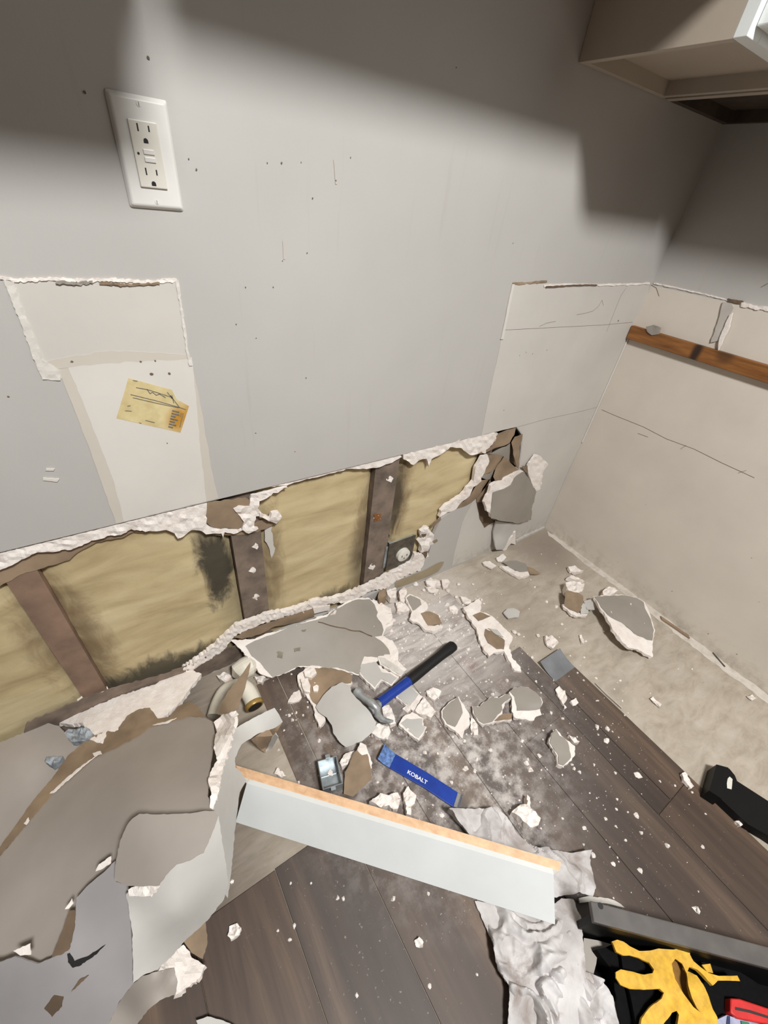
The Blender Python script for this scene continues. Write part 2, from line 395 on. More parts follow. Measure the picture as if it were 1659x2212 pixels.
def tube(path, rad, n=14, cap=True):
    P = [np.array(p, float) for p in path]; V = []; F_ = []
    R = rad if isinstance(rad, (list, tuple)) else [rad] * len(P)
    ref = None
    for i, p in enumerate(P):
        t = P[min(i + 1, len(P) - 1)] - P[max(i - 1, 0)]; t /= np.linalg.norm(t)
        if ref is None: ref = np.array([0, 0, 1.0]) if abs(t[2]) < .9 else np.array([1.0, 0, 0])
        a = ref - t * ref.dot(t); a /= np.linalg.norm(a); b = np.cross(t, a); ref = a
        for k in range(n):
            q = 2 * math.pi * k / n; V.append(p + R[i] * (a * math.cos(q) + b * math.sin(q)))
    for i in range(len(P) - 1):
        for k in range(n): F_.append((i * n + k, i * n + (k + 1) % n, (i + 1) * n + (k + 1) % n, (i + 1) * n + k))
    if cap: F_ += [tuple(range(n))[::-1], tuple(range((len(P) - 1) * n, len(P) * n))]
    return V, F_
def strokes(lines, ax, v, wid, toward_off=.0008):    # thin flat ink / crack strokes lying on a wall or floor plane
    V, F_ = [], []
    for L in lines:
        P = [unp(x, y, ax, v) for x, y in L]
        for a, b in zip(P, P[1:]):
            d = b - a; n = np.zeros(3); n[ax] = 1; s = np.cross(n, d); s *= wid / 2 / max(np.linalg.norm(s), 1e-9)
            o = np.zeros(3); o[ax] = -toward_off if ax != 2 else toward_off
            k = len(V); V += [a - s + o, b - s + o, b + s + o, a + s + o]; F_.append((k, k + 1, k + 2, k + 3))
    return V, F_

# ------------------------------------------------------------------ room shell
XL, YF, ZC = -6.0, -6.5, 2.44
t = tag(mk('floor', *box((XL, YF, -.03), (.02, .12, 0)), 'ply', origin=(0, 0, 0)), kind='structure'); floor = t
tag(mk('ceiling', *box((XL, YF, ZC), (.02, .12, ZC + .03)), 'room', origin=(0, 0, ZC)), kind='structure')
tag(mk('wall_left', *box((XL - .03, YF, 0), (XL, .12, ZC)), 'room', origin=(XL, 0, 0)), kind='structure')
tag(mk('wall_front', *box((XL, YF - .03, 0), (.02, YF, ZC)), 'room', origin=(0, YF, 0)), kind='structure')
wr = tag(mk('wall_right', *box((0, YF, 0), (.02, .12, ZC)), 'wall', origin=(0, 0, 0)), kind='structure')
# right wall: bare drywall where the units stood
mk('bare_drywall_area', *box((-.0012, -2.6, .0), (0, 0, 1.010)), 'bare_right', wr)

# back wall: drywall sheet with the broken opening (x, z outline)
hole_px = [(-500, 1318), (0, 1196), (300, 1122), (600, 1048), (850, 989), (1114, 925), (1127, 940), (1124, 975), (1119, 1012), (1075, 1058), (1034, 1074),
           (1005, 1090), (978, 1104), (952, 1122), (938, 1153), (926, 1196), (912, 1216), (906, 1234), (880, 1246), (852, 1259), (800, 1285), (740, 1312),
           (660, 1342), (560, 1385), (500, 1408), (440, 1446), (380, 1470), (250, 1526), (100, 1588), (-100, 1680), (-500, 1830)]
hole = [tuple(unp(x, y, 1, 0)[[0, 2]]) for x, y in hole_px]
hole[0] = (-3.0, .598); hole[-1] = (-3.0, .07)
hole = [(a, .598) if 0 < i < 6 else (a, b) for i, (a, b) in enumerate(hole)]
rng = random.Random(3)
hr = [np.array(h) for h in hole[:6]] + ragged(hole[5:], .012, .0022, rng)[1:-20] if False else [np.array(h) for h in hole]
V, T = tri2d([(XL, 0), (.0, 0), (.0, ZC), (XL, ZC)], [hr], .22)
v, f = solid([(a, 0, b) for a, b in V], T, (-1, -1, 1), .0127)
wb = tag(mk('wall_back', v, f, 'wall', origin=(0, 0, 0)), kind='structure')
mk('sheathing', *box((XL, .105, 0), (0, .12, ZC)), 'stud_dark', wb)
mk('sill_plate', *box((XL, .014, 0), (0, .10, .038)), 'stud_dark', wb)
mk('opening_head_board', *box((XL, .0135, .635), (0, .104, .66)), 'stud_dark', wb)
for x0, x1, m in ((-2.19, -2.15, 'stud'), (-1.783, -1.734, 'stud_red'), (-1.380, -1.309, 'stud'), (-.983, -.905, 'stud'), (-.56, -.52, 'stud')):
    mk('wall_stud', *box((x0, .0135, .038), (x1, .10, .65)), m, wb)
def batt(x0, x1, sd):
    nx, nz = int((x1 - x0) / .012) + 2, 52
    V, F_ = [], []
    for j in range(nz):
        for i in range(nx):
            s, t_ = i / (nx - 1), j / (nz - 1)
            x = x0 + (x1 - x0) * s; z = .036 + .60 * t_
            e = min(s, 1 - s) * (x1 - x0)
            y = .034 - .014 * min(1, (e / .03)) ** .6 - .0022 * noise.fractal(Vector((x * 12 + sd, z * 30, 0)), 1, 2, 4) - .004 * noise.noise(Vector((x * 6, z * 5, sd)))
            V.append((x, max(.0145, y), z))
    for j in range(nz - 1):
        for i in range(nx - 1): k = j * nx + i; F_.append((k, k + 1, k + nx + 1, k + nx))
    n = len(V); V += [(x, .100, z) for x, y, z in V]
    F_ += [tuple(q + n for q in f[::-1]) for f in F_]
    ring = [i for i in range(nx)] + [j * nx + nx - 1 for j in range(1, nz)] + [(nz - 1) * nx + i for i in range(nx - 2, -1, -1)] + [j * nx for j in range(nz - 2, 0, -1)]
    F_ += [(ring[(i + 1) % len(ring)], ring[i], ring[i] + n, ring[(i + 1) % len(ring)] + n) for i in range(len(ring))]
    return mk('insulation_batt', V, F_, 'insul', wb, True)
for k, (a, b) in enumerate(((-2.149, -1.7845), (-1.7335, -1.3815), (-1.3085, -.9845), (-.9045, -.5605))): batt(a, b, k * 3.7)

# torn layers around the opening (gypsum core and brown paper, parts of the wall)
def wallbit(name, poly, mat, y=.004, thick=.006, lift=0.0, **k):
    return flake(name, poly, y, mat, wb, thick, 1, lift=lift, **k)
gb = dict(grid=7, step=6, amp=1.3, smooth=False)
top = [(-60, 1211), (0, 1198), (150, 1161), (300, 1124), (440, 1089)]
wallbit('gypsum_edge', X('L5', [(-100, 385), (0, 366), (400, 268), (800, 168), (1130, 88), (1195, 72), (1196, 200), (1240, 218), (1345, 225), (1420, 225), (1350, 250), (1300, 240), (1290, 272), (1280, 247), (1190, 250), (1170, 238),
      (1105, 226), (1088, 240), (1060, 266), (1030, 281), (1010, 250), (960, 226), (910, 236), (840, 236), (760, 226), (700, 256), (620, 262), (530, 292), (410, 342), (290, 352), (215, 356), (140, 392), (70, 428), (0, 458), (-100, 500)]), 'gyps', .002, .009, bump=fb(.0035), **gb)
wallbit('torn_paper', X('L5', [(-100, 470), (0, 440), (215, 340), (410, 320), (620, 250), (900, 222), (850, 246), (770, 238), (700, 274), (560, 296), (450, 356), (400, 402), (130, 482), (0, 552), (-100, 600)]), 'brown', .0118, .0006, amp=1.2)
wallbit('torn_paper', X('L5', [(1195, 68), (1420, 40), (1450, 60), (1440, 90), (1400, 130), (1410, 190), (1380, 222), (1230, 215), (1190, 180)]), 'brown', .003, .001)
wallbit('torn_paper', X('L5', [(1180, 230), (1400, 225), (1560, 150), (1600, 190), (1490, 240), (1400, 255), (1250, 258)]), 'brown', .011, .001)
wallbit('gypsum_edge', X('L5', [(1440, 92), (1455, 32), (1600, -6), (1660, -22), (1620, 0), (1570, 25), (1500, 62), (1490, 100), (1520, 140), (1480, 150), (1470, 215), (1495, 220), (1440, 250), (1400, 225), (1410, 180), (1350, 105), (1380, 88)]), 'gyps', .000, .009, bump=fb(.005), **gb)
wallbit('gypsum_edge', X('L5', [(1500, 128), (1560, 160), (1570, 130), (1610, 122), (1628, 150), (1600, 196), (1565, 180), (1500, 150)]), 'gyps', -.004, .009, bump=fb(.005), **gb)
wallbit('gypsum_edge', X('M6', [(150, 362), (400, 302), (600, 254), (690, 232), (860, 192), (870, 204), (820, 235), (745, 262), (690, 268), (600, 268), (400, 318), (280, 352)]), 'gyps', .004, .008, bump=fb(.002), **gb)
wallbit('gypsum_edge', X('M6', [(878, 190), (1050, 147), (1200, 110), (1340, 78), (1362, 84), (1350, 125), (1300, 188), (1220, 196), (1180, 162), (1120, 156), (1060, 202), (1025, 216), (1010, 256), (1000, 216), (960, 226), (932, 248), (880, 218)]), 'gyps', .001, .010, bump=fb(.004), **gb)
wallbit('gypsum_edge', X('W4', [(455, 590), (530, 575), (542, 640), (500, 720), (480, 780), (440, 850), (442, 880), (390, 930), (350, 960), (280, 1080), (110, 1232), (0, 1275), (-60, 1310), (-40, 1235), (0, 1190), (100, 1120), (200, 1060), (300, 940), (350, 880), (370, 740)]), 'gyps', -.002, .012, bump=fb(.004), **gb)
wallbit('gypsum_edge', X('D7', [(890, 190), (960, 130), (1010, 130), (1040, 190), (1090, 240), (1080, 290), (1110, 330), (1090, 380), (1020, 440), (1000, 500), (1000, 560), (960, 570), (930, 520), (880, 500), (890, 400), (850, 340), (900, 290)]), 'gyps', -.003, .012, bump=fb(.010, 110), **gb)
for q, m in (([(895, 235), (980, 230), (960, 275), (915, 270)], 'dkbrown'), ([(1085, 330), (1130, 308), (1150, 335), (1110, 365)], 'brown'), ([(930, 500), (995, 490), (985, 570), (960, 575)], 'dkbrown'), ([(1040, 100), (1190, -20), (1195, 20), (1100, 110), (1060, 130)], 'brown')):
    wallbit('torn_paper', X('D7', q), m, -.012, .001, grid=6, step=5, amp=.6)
wallbit('gypsum_edge', [(440, 1415), (468, 1392), (490, 1370), (509, 1352), (545, 1340), (579, 1327), (617, 1320), (656, 1308), (684, 1297), (712, 1295), (745, 1286), (787, 1268), (820, 1252), (845, 1238), (870, 1225), (890, 1211), (895, 1196), (915, 1198), (918, 1212), (908, 1232), (881, 1242), (852, 1258), (835, 1270), (803, 1276),
      (773, 1293), (745, 1301), (717, 1304), (676, 1317), (620, 1332), (565, 1348), (531, 1362), (506, 1374), (482, 1407), (440, 1432), (400, 1456), (395, 1446)], 'gyps', -.004, .013, bump=fb(.0035, 130), grid=5, step=4, amp=1.6, smooth=False)
wallbit('torn_paper', X('R2', [(240, 492), (340, 440), (640, 336), (850, 268), (862, 335), (720, 376), (560, 408), (440, 470), (300, 508)]), 'brown', -.006, .001)
wallbit('torn_paper', X('R2', [(850, 262), (985, 240), (980, 285), (862, 310)]), 'gyps', -.008, .002)
wallbit('torn_paper', [(60, 1560), (160, 1518), (260, 1482), (340, 1462), (400, 1440), (440, 1420), (500, 1398), (560, 1376), (600, 1368), (602, 1392), (530, 1420), (456, 1454), (380, 1488), (250, 1540), (120, 1592), (40, 1625)], 'stud', -.0025, .003, amp=2)
# folded flaps right of the opening
W4 = lambda q: X('W4', q)
wallbit('torn_paper', W4([(625, 322), (700, 290), (855, 242), (835, 330), (780, 425), (560, 512), (480, 545), (390, 560), (560, 470), (600, 400)]), 'brown', .001, .001)
wallbit('torn_paper', W4([(800, 420), (840, 355), (935, 318), (910, 440), (890, 600), (886, 742), (858, 690), (822, 560)]), 'brown', [(960 + .18 * 935, 937, -.012), (1120, 1012, -.016), (1105, 955, -.002)], .001)
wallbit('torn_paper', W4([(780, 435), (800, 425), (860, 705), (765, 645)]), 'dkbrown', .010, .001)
wallbit('painted_flap', W4([(540, 560), (785, 432), (770, 645), (700, 582), (620, 565)]), 'paint', .003, .001)
wallbit('torn_paper', W4([(520, 572), (610, 562), (702, 582), (600, 745), (470, 808), (505, 720)]), 'brown', -.001, .001)
wallbit('torn_paper', W4([(612, 735), (712, 588), (885, 745), (820, 770), (720, 880), (620, 905), (585, 830)]), 'brown', [(1075, 1010, -.004), (1120, 1015, -.025), (1070, 1042, -.022)], .001)
wallbit('painted_flap', W4([(435, 835), (592, 752), (560, 860), (500, 862)]), 'paint', -.002, .001)
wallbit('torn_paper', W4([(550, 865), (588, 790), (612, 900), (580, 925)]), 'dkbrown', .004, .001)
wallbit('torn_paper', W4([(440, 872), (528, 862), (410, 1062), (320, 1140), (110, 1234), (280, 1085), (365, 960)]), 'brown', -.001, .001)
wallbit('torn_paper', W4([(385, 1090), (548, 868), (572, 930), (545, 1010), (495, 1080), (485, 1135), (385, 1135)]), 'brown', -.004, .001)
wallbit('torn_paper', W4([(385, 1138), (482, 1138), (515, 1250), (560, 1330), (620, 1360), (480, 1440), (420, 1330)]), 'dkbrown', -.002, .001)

# bare patches and joint compound on the back wall
def patch(name, poly, mat, off=-.0006, **k): return flake(name, poly, off, mat, wb, .0005, 1, grid=60, step=14, **k)
patch('bare_drywall_area', [(5, 604), (120, 603), (250, 608), (383, 606), (397, 690), (412, 786), (330, 780), (160, 788), (130, 822), (92, 820), (60, 735)], 'bare', amp=1.5)
M['edge'] = bare('cream_feathered_edge', (204, 197, 186), .2)
patch('joint_compound_edge', [(128, 800), (150, 792), (414, 786), (432, 870), (446, 950), (462, 1040), (472, 1076), (366, 1102), (250, 1131), (222, 1050), (190, 960), (155, 870)], 'edge', -.0007, amp=1.5)
patch('joint_compound_smear', [(95, 782), (150, 770), (240, 757), (300, 760), (408, 765), (412, 775), (330, 779), (240, 784), (160, 792), (110, 800)], 'edge', -.0010, amp=2.0)
patch('joint_compound_strip', [(146, 790), (240, 778), (330, 775), (414, 772), (424, 860), (432, 960), (446, 1083), (370, 1102), (268, 1127), (246, 1040), (215, 960), (180, 870)], 'joint', -.0009, amp=1.0)
p0 = [(1108, 611), (1260, 613), (1404, 611), (1398, 640), (1362, 722), (1292, 880), (1240, 990), (1208, 1062), (1172, 1142), (1116, 1168), (1020, 1209), (968, 1231), (935, 1246), (960, 1170), (985, 1128), (1030, 1078)]
flake('bare_drywall_area', p0[:11] + [(1174, 1140), (1116, 1166), (1000, 1214), (976, 1222), (985, 1180), (998, 1130), (1022, 1082), (1034, 1076), (1075, 1060), (1121, 1013), (1126, 976), (1129, 940), (1117, 922), (1100, 926), (1040, 940), (1062, 830), (1083, 732)],
      -.0006, 'bare', wb, .0005, 1, grid=60, step=14, amp=.8)
M['tan'] = bare('tan_wall_strip', (164, 150, 124), .6)
patch('bare_wall_strip', X('D7', [(505, 955), (700, 870), (890, 800), (1190, 650), (1240, 650), (1220, 700), (1150, 795), (940, 890), (700, 985), (510, 1040)]), 'tan', -.0015, amp=1.0)
# ragged caulk and torn paper ridges along the patch edges
_ridges = []
def ridge(parent, pts, wid, mat, ax=1, val=-.002, thick=.004, amp=2.0, jit=True):
    a = [(x, y - wid * .5) for x, y in pts]; b = [(x, y + wid * .5) for x, y in pts[::-1]]
    return flake('paint_ridge', a + b, val, mat, parent, thick, ax, grid=6, step=5, amp=amp, bump=fb(.0015, 90), smooth=False)
ridge(wb, [(0, 600), (40, 606), (110, 603), (180, 607), (240, 604), (310, 610), (382, 606)], 7, 'gyps')
ridge(wb, [(120, 609), (170, 613), (200, 609)], 6, 'paint', val=-.003)
ridge(wb, [(215, 612), (280, 616), (345, 612)], 5, 'brown', val=-.003)
for q in ([(8, 605), (30, 608), (50, 670), (75, 730), (95, 780), (128, 800), (130, 822), (92, 820), (70, 770), (45, 700), (25, 650)], [(380, 606), (386, 606), (392, 650), (402, 720), (408, 770), (416, 790), (409, 790), (402, 760), (394, 700)]):
    flake('paint_ridge', q, -.002, 'joint', wb, .003, 1, grid=8, step=6, amp=1.2, bump=fb(.001, 90), smooth=False)
ridge(wb, [(1108, 613), (1150, 611), (1182, 608)], 4, 'brown', amp=1.2)
ridge(wb, [(1175, 618), (1230, 615), (1300, 616), (1370, 614), (1404, 612)], 4, 'gyps', amp=1.0)
ridge(wb, [(1180, 620), (1240, 616), (1290, 616)], 2.5, 'dkbrown', val=-.004, amp=.6)
flake('paint_ridge', [(1107, 614), (1112, 614), (1098, 680), (1088, 733), (1082, 733)], -.003, 'joint', wb, .003, 1, grid=6, step=8, amp=.6)
ridge(wr, [(1412, 612), (1480, 626), (1560, 645), (1600, 656)], 3, 'gyps', 0, amp=.7)
ridge(wr, [(1572, 648), (1605, 654)], 7, 'dkbrown', 0, -.004, amp=.8)
ridge(wr, [(1600, 658), (1659, 668), (1700, 674)], 9, 'gyps', 0, -.004, amp=2.2)
flake('paint_ridge', [(1562, 652), (1580, 655), (1584, 665), (1570, 700), (1556, 745), (1548, 758), (1552, 735), (1545, 738), (1535, 740), (1552, 690)], -.006, 'groove', wr, .006, 0, grid=8, step=8, amp=1)
flake('paint_ridge', [(1576, 680), (1582, 676), (1576, 705), (1566, 725), (1558, 745), (1551, 758), (1553, 735), (1560, 715)], -.010, 'gyps', wr, .006, 0, grid=6, step=6, amp=1)
# scored cut lines, scuffs and nail marks
v1 = strokes([[(1118, 922), (1180, 905), (1240, 892), (1288, 880)], [(1086, 713), (1200, 707), (1300, 702), (1366, 696)], [(1245, 680), (1262, 677), (1280, 672), (1292, 662), (1300, 648), (1303, 660)], [(1165, 705), (1180, 698), (1200, 694)], [(1310, 716), (1320, 690), (1340, 640), (1352, 622)]], 1, 0, .0009)
mk('scuff_marks', *v1, 'dot', wb)['kind'] = 'stuff'
v2 = strokes([[(1300, 885), (1330, 898), (1390, 922), (1440, 948), (1500, 970), (1560, 1000), (1630, 1032)], [(1378, 936), (1400, 944)], [(1470, 970), (1482, 962)], [(1594, 1022), (1612, 1016)], [(1404, 614), (1418, 622), (1424, 640)], [(1645, 620), (1659, 612)]], 0, -.0012, .0011)
mk('scuff_marks', *v2, 'dot', wr)['kind'] = 'stuff'
def dots(pl, ax, val, sz, parent, mat='dot'):
    V, F_ = [], []; r_ = random.Random(5)
    for x, y, s in pl:
        c = unp(x, y, ax, val); k = len(V); n = 7
        for i in range(n):
            q = 2 * math.pi * i / n; d = np.zeros(3); a, b = [j for j in range(3) if j != ax]
            rr = sz * s * r_.uniform(.7, 1.2); d[a] = rr * math.cos(q); d[b] = rr * math.sin(q); d[ax] = -.0011 if ax != 2 else .0011
            V.append(c + d)
        F_.append(tuple(range(k, k + n)))
    o = mk('nail_marks', V, F_, mat, parent); o['kind'] = 'stuff'; return o
dots([(608, 352, 1), (577, 352, .7), (650, 350, .6), (725, 390, 1), (757, 340, .7), (675, 428, .9), (663, 546, 1), (610, 563, .7), (424, 366, 1.1), (407, 343, .8), (183, 200, 1.2), (18, 856, 1), (661, 816, 1), (530, 620, .9), (590, 620, .9), (155, 781, 1.6), (304, 781, 1.4), (335, 779, 1.2), (327, 808, 2.2), (366, 807, 1.8), (361, 957, 1),
      (1122, 768, 1), (1136, 761, 1), (1150, 764, 1), (1181, 756, 1), (1335, 693, 2), (1088, 886, 1.2), (985, 146, .8), (510, 700, .9), (553, 730, .9), (637, 975, 1), (552, 935, 1), (1318, 838, 1.4), (1272, 905, 1.2), (320, 125, 1.2), (1108, 525, .8)], 1, 0, .0013, wb)
dots([(1452, 1277, 1), (1530, 1369, 1.2), (1335, 1214, .8), (1592, 1413, 1.2), (1395, 1090, .7), (1624, 1205, .7), (1640, 1300, .7)], 0, -.0012, .0014, wr)
mk('wall_drip', *strokes([[(722, 345), (724, 372), (726, 398)], [(612, 520), (614, 560)]], 1, 0, .003), 'groove', wb)['kind'] = 'stuff'
wallbit('paint_ridge', [(100, 1013), (118, 1013), (116, 1017), (98, 1017)], 'joint', -.002, .002, grid=5, step=5, amp=.5)
wallbit('paint_ridge', [(93, 1033), (128, 1035), (124, 1041), (93, 1038)], 'joint', -.002, .002, grid=5, step=5, amp=.8)

# ------------------------------------------------------------------ plank flooring (parts of the floor)
def plk(x0, x1, y0, y1, z=.004, mat='plank'):
    o = mk('vinyl_plank', *box((x0 + .0001, y0 + .0001, .0002), (x1 - .0001, y1 - .0001, z)), mat, floor); bevel(o, .0007, 1); return o
plk(-.605, -.502, -.911, -.540); plk(-.666, -.607, -.911, -.395); plk(-.666, -.502, -2.1, -.912); plk(-.666, -.502, -3.3, -2.1)
for k, (ys) in enumerate(([-.10, -.62, -1.84, -3.0], [-.035, -.30, -1.40, -2.6], [-.015, -.80, -2.0, -3.0], [-.07, -.45, -1.52, -2.7])):
    x1 = -.667 - .168 * k
    for a, b in zip(ys, ys[1:]): plk(x1 - .167, x1, b, a)
plk(-1.400, -1.340, -.513, -.10)
for k, ys in enumerate(([-.514, -1.1, -2.3], [-.516, -.86, -2.0], [-.518, -1.4, -2.6], [-.516, -.9, -2.1])):
    x1 = -1.339 - .168 * k
    for a, b in zip(ys, ys[1:]): plk(x1 - .167, x1, b, a)
for k in range(7):
    plk(-2.02 - .168 * (k + 1), -2.02 - .168 * k, -2.6 - .2 * (k % 3), -.02 - .6 * (k % 2)); plk(-2.02 - .168 * (k + 1), -2.02 - .168 * k, -5.2, -2.6 - .2 * (k % 3))
for k in range(12):
    x1 = -.5 - .168 * k; plk(x1 - .168, x1, -5.2, -3.31)
V, F_ = [], []
for j in range(9):
    s = j / 8; y = -.5405 + .067 * s; z = .004 + .017 * s ** 2
    for x in (-.604, -.570, -.536, -.503): V.append((x, y, z))
for j in range(8):
    for i in range(3): k = j * 4 + i; F_.append((k, k + 1, k + 5, k + 4))
v, f = solid(V, [t_ for q in F_ for t_ in ((q[0], q[1], q[2]), (q[0], q[2], q[3]))], (-.5, -.5, 2), .003)
o = mk('vinyl_plank', v, f, 'greytip', floor, True); o['label'] = 'grey curled up end of a plank'

flake('paint_strip', [(1182, 1146), (1240, 1186), (1300, 1229), (1420, 1320), (1530, 1404), (1659, 1502), (1800, 1608), (1790, 1620), (1659, 1520), (1520, 1416), (1400, 1322), (1290, 1237), (1220, 1184), (1185, 1157)], .0012, 'floorpaint', floor, .001, 2, grid=40, step=10, amp=1.6)
# ------------------------------------------------------------------ wall outlet with GFCI buttons
def outlet():
    x0, x1, z0, z1 = -1.4437, -1.3739, 1.1025, 1.2185
    cx, cz = (x0 + x1) / 2, (z0 + z1) / 2
    r0 = empty('wall_outlet', (cx, 0, z0), 'white rectangular wall outlet with two sockets and test buttons on grey wall', 'outlet')
    a, b, d = [], [], .0062
    V = [(x0, 0, z0), (x1, 0, z0), (x1, 0, z1), (x0, 0, z1), (x0 + .0045, -d, z0 + .0045), (x1 - .0045, -d, z0 + .0045), (x1 - .0045, -d, z1 - .0045), (x0 + .0045, -d, z1 - .0045)]
    o = mk('cover_plate', V, [(0, 1, 2, 3), (7, 6, 5, 4), (4, 5, 1, 0), (5, 6, 2, 1), (6, 7, 3, 2), (7, 4, 0, 3)], 'plate', r0); bevel(o, .0022, 3)
    rc = mbox('receptacle_face', (cx - .0165, -.0088, cz - .0335), (cx + .0165, -.0050, cz + .0335), 'plate2', r0, .0012)
    for s in (1, -1):
        zz = cz + s * .0215
        for dx, h in ((-.0066, .0052), (.0060, .0044)):
            mbox('slot', (cx + dx - .0008, -.0091, zz + .0035 - h + .003), (cx + dx + .0008, -.0060, zz + .0035 + h), 'slot', rc)
        V = [(cx - .0001 + .0027 * math.cos(q), y, zz - .0072 + .0027 * math.sin(q)) for y in (-.0091, -.006) for q in [math.pi * k / 6 for k in range(7)]] 
        V = [(p[0], p[1], p[2]) for p in V]
        n = 7; V2 = []
        for y in (-.0091, -.006):
            V2 += [(cx + .0027 * math.cos(math.pi * k / 6), y, zz - .0072 + .0027 * math.sin(math.pi * k / 6)) for k in range(7)] + [(cx - .0027, y, zz - .0095), (cx + .0027, y, zz - .0095)]
        n = 9
        mk('ground_hole', V2, [tuple(range(n)), tuple(range(n, 2 * n))[::-1]] + [(i, i + n, (i + 1) % n + n, (i + 1) % n) for i in range(n)], 'slot', rc)
    mbox('test_button', (cx - .0055, -.0103, cz + .0010), (cx + .0075, -.0070, cz + .0062), 'plate', rc, .0006)
    mbox('reset_button', (cx - .0055, -.0103, cz - .0068), (cx + .0075, -.0070, cz - .0016), 'plate', rc, .0006)
    mk('indicator_light', *tube([(cx - .0115, -.0092, cz + .001), (cx - .0115, -.006, cz + .001)], .0014, 10), 'slot', rc)
    for s in (1, -1):
        sc = mk('screw', *tube([(cx, -.0068, cz + s * .0485), (cx, -.005, cz + s * .0485)], .0026, 12), 'plate', r0)
        mbox('screw_slot', (cx - .0003, -.0070, cz + s * .0485 - .0020), (cx + .0003, -.0060, cz + s * .0485 + .0020), 'dot', sc)
outlet()

# ------------------------------------------------------------------ yellowed paper label
def label():
    pts = X('P1', [(822, 760), (1100, 835), (1130, 895), (1210, 940), (1155, 1110), (745, 1018)])
    c = unp(330, 880, 1, 0)
    r0 = empty('paper_label', (c[0], 0, c[2] - .05), 'yellowed torn paper label with faded print stuck on the white wall strip', 'label')
    flake('paper', pts, -.0012, 'label', r0, .0003, 1, grid=30, step=40, amp=.4)
    lines = [X('P1', L) for L in ([(870, 820), (950, 835), (1090, 880)], [(835, 865), (1000, 905), (1140, 945), (1190, 962)], [(850, 885), (1000, 920), (1145, 950)], [(940, 830), (960, 860), (975, 850), (1000, 870), (1020, 862), (1060, 885)],
             [(1070, 850), (1100, 890), (1090, 870), (1150, 950)], [(1100, 870), (1112, 920)], [(800, 968), (842, 972)], [(815, 940), (835, 936)], [(890, 1045), (905, 1050)], [(850, 775), (880, 780)], [(930, 1030), (990, 1045)])]
    mk('printed_lines', *strokes(lines, 1, -.0012, .0011, .0006), 'ink', r0)
    bars = [X('P1', [(1102 - k * 4.2, 968 + k * 17), (1102 - k * 4.2 + w, 968 + k * 17 + w * .25)]) for k, w in zip(range(7), (44, 50, 30, 48, 34, 46, 30))]
    mk('printed_code', *strokes(bars, 1, -.0012, .0026, .0006), 'ink', r0)
    mk('printed_lines', *strokes([X('P1', [(1172, 985), (1150, 1075)]), X('P1', [(1160, 985), (1154, 1010)])], 1, -.0012, .0010, .0006), 'ink', r0)
label()

# ------------------------------------------------------------------ wall cabinets
def cabinet(x0, x1, zb, depth, label, top=2.10, side=False, door=None, under='whitecab'):
    """hung on the back wall, or (side) on the right wall with x0, x1 along y"""
    d = -depth; t_ = .016; sw = (lambda p: (p[1], p[0], p[2])) if side else (lambda p: p)
    r0 = empty('wall_cabinet', sw(((x0 + x1) / 2, 0, zb)), label, 'cabinet')
    B = lambda n, lo, hi, m, p=None, bv=0.0: mbox(n, sw(lo), sw(hi), m, p or r0, bv)
    B('side_panel', (x0, d + .02, zb), (x0 + t_, -.001, top), 'whitecab')
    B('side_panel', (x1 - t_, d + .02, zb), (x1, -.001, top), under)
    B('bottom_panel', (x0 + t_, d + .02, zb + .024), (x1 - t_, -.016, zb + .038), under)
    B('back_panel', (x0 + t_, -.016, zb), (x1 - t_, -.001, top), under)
    B('top_panel', (x0 + t_, d + .02, top - .016), (x1 - t_, -.016, top), 'whitecab')
    for a, b, c, e in ((x0, x0 + .04, zb, top), (x1 - .04, x1, zb, top), (x0 + .04, x1 - .04, zb, zb + .038), (x0 + .04, x1 - .04, top - .04, top)):
        B('face_frame', (a, d, c), (b, d + .02, e), 'white' if under == 'whitecab' else 'whitecab', None, .001)
    u0, u1 = door or (x0 + .012, x1 - .012)
    dr = B('door', (u0, d - .019, zb + .012), (u1, d - .0005, top - .012), 'white', None, .002)
    mk('door_knob', *tube([sw((u1 - .03, d - .019, zb + .06)), sw((u1 - .03, d - .03, zb + .06)), sw((u1 - .03, d - .036, zb + .06))], [.006, .011, .008], 12), 'brass', dr)
cabinet(-.624, -.316, 1.386, .292, 'narrow wall cabinet with recessed underside above the patched corner')

cabinet(-2.0, -.002, 1.386, .300, 'long wall cabinet on the right wall beside the narrow cabinet', side=True, door=(-1.95, -.34), under='shadeunder')
# wooden cleat on the right wall
def cleat():
    r0 = tag(mk('wooden_cleat', *box((-.019, -1.9, .850), (-.0013, -.003, .891)), 'cleat'), 'long orange brown wooden rail fixed across the right wall', 'wooden rail')
    bevel(r0, .0015, 1)
cleat()
tag(flake('plaster_lump', [(1395, 706), (1410, 702), (1426, 708), (1422, 722), (1408, 724), (1398, 716)], -.022, 'paint', None, .008, 0, grid=6, step=6, amp=.8, bump=fb(.003)), 'small grey plaster lump stuck on the left end of the wooden rail', 'plaster')
mk('corner_tape', *tube([(-.004, -.003, .45), (-.004, -.003, .70), (-.004, -.003, .86)], .003, 6), 'joint', wb)

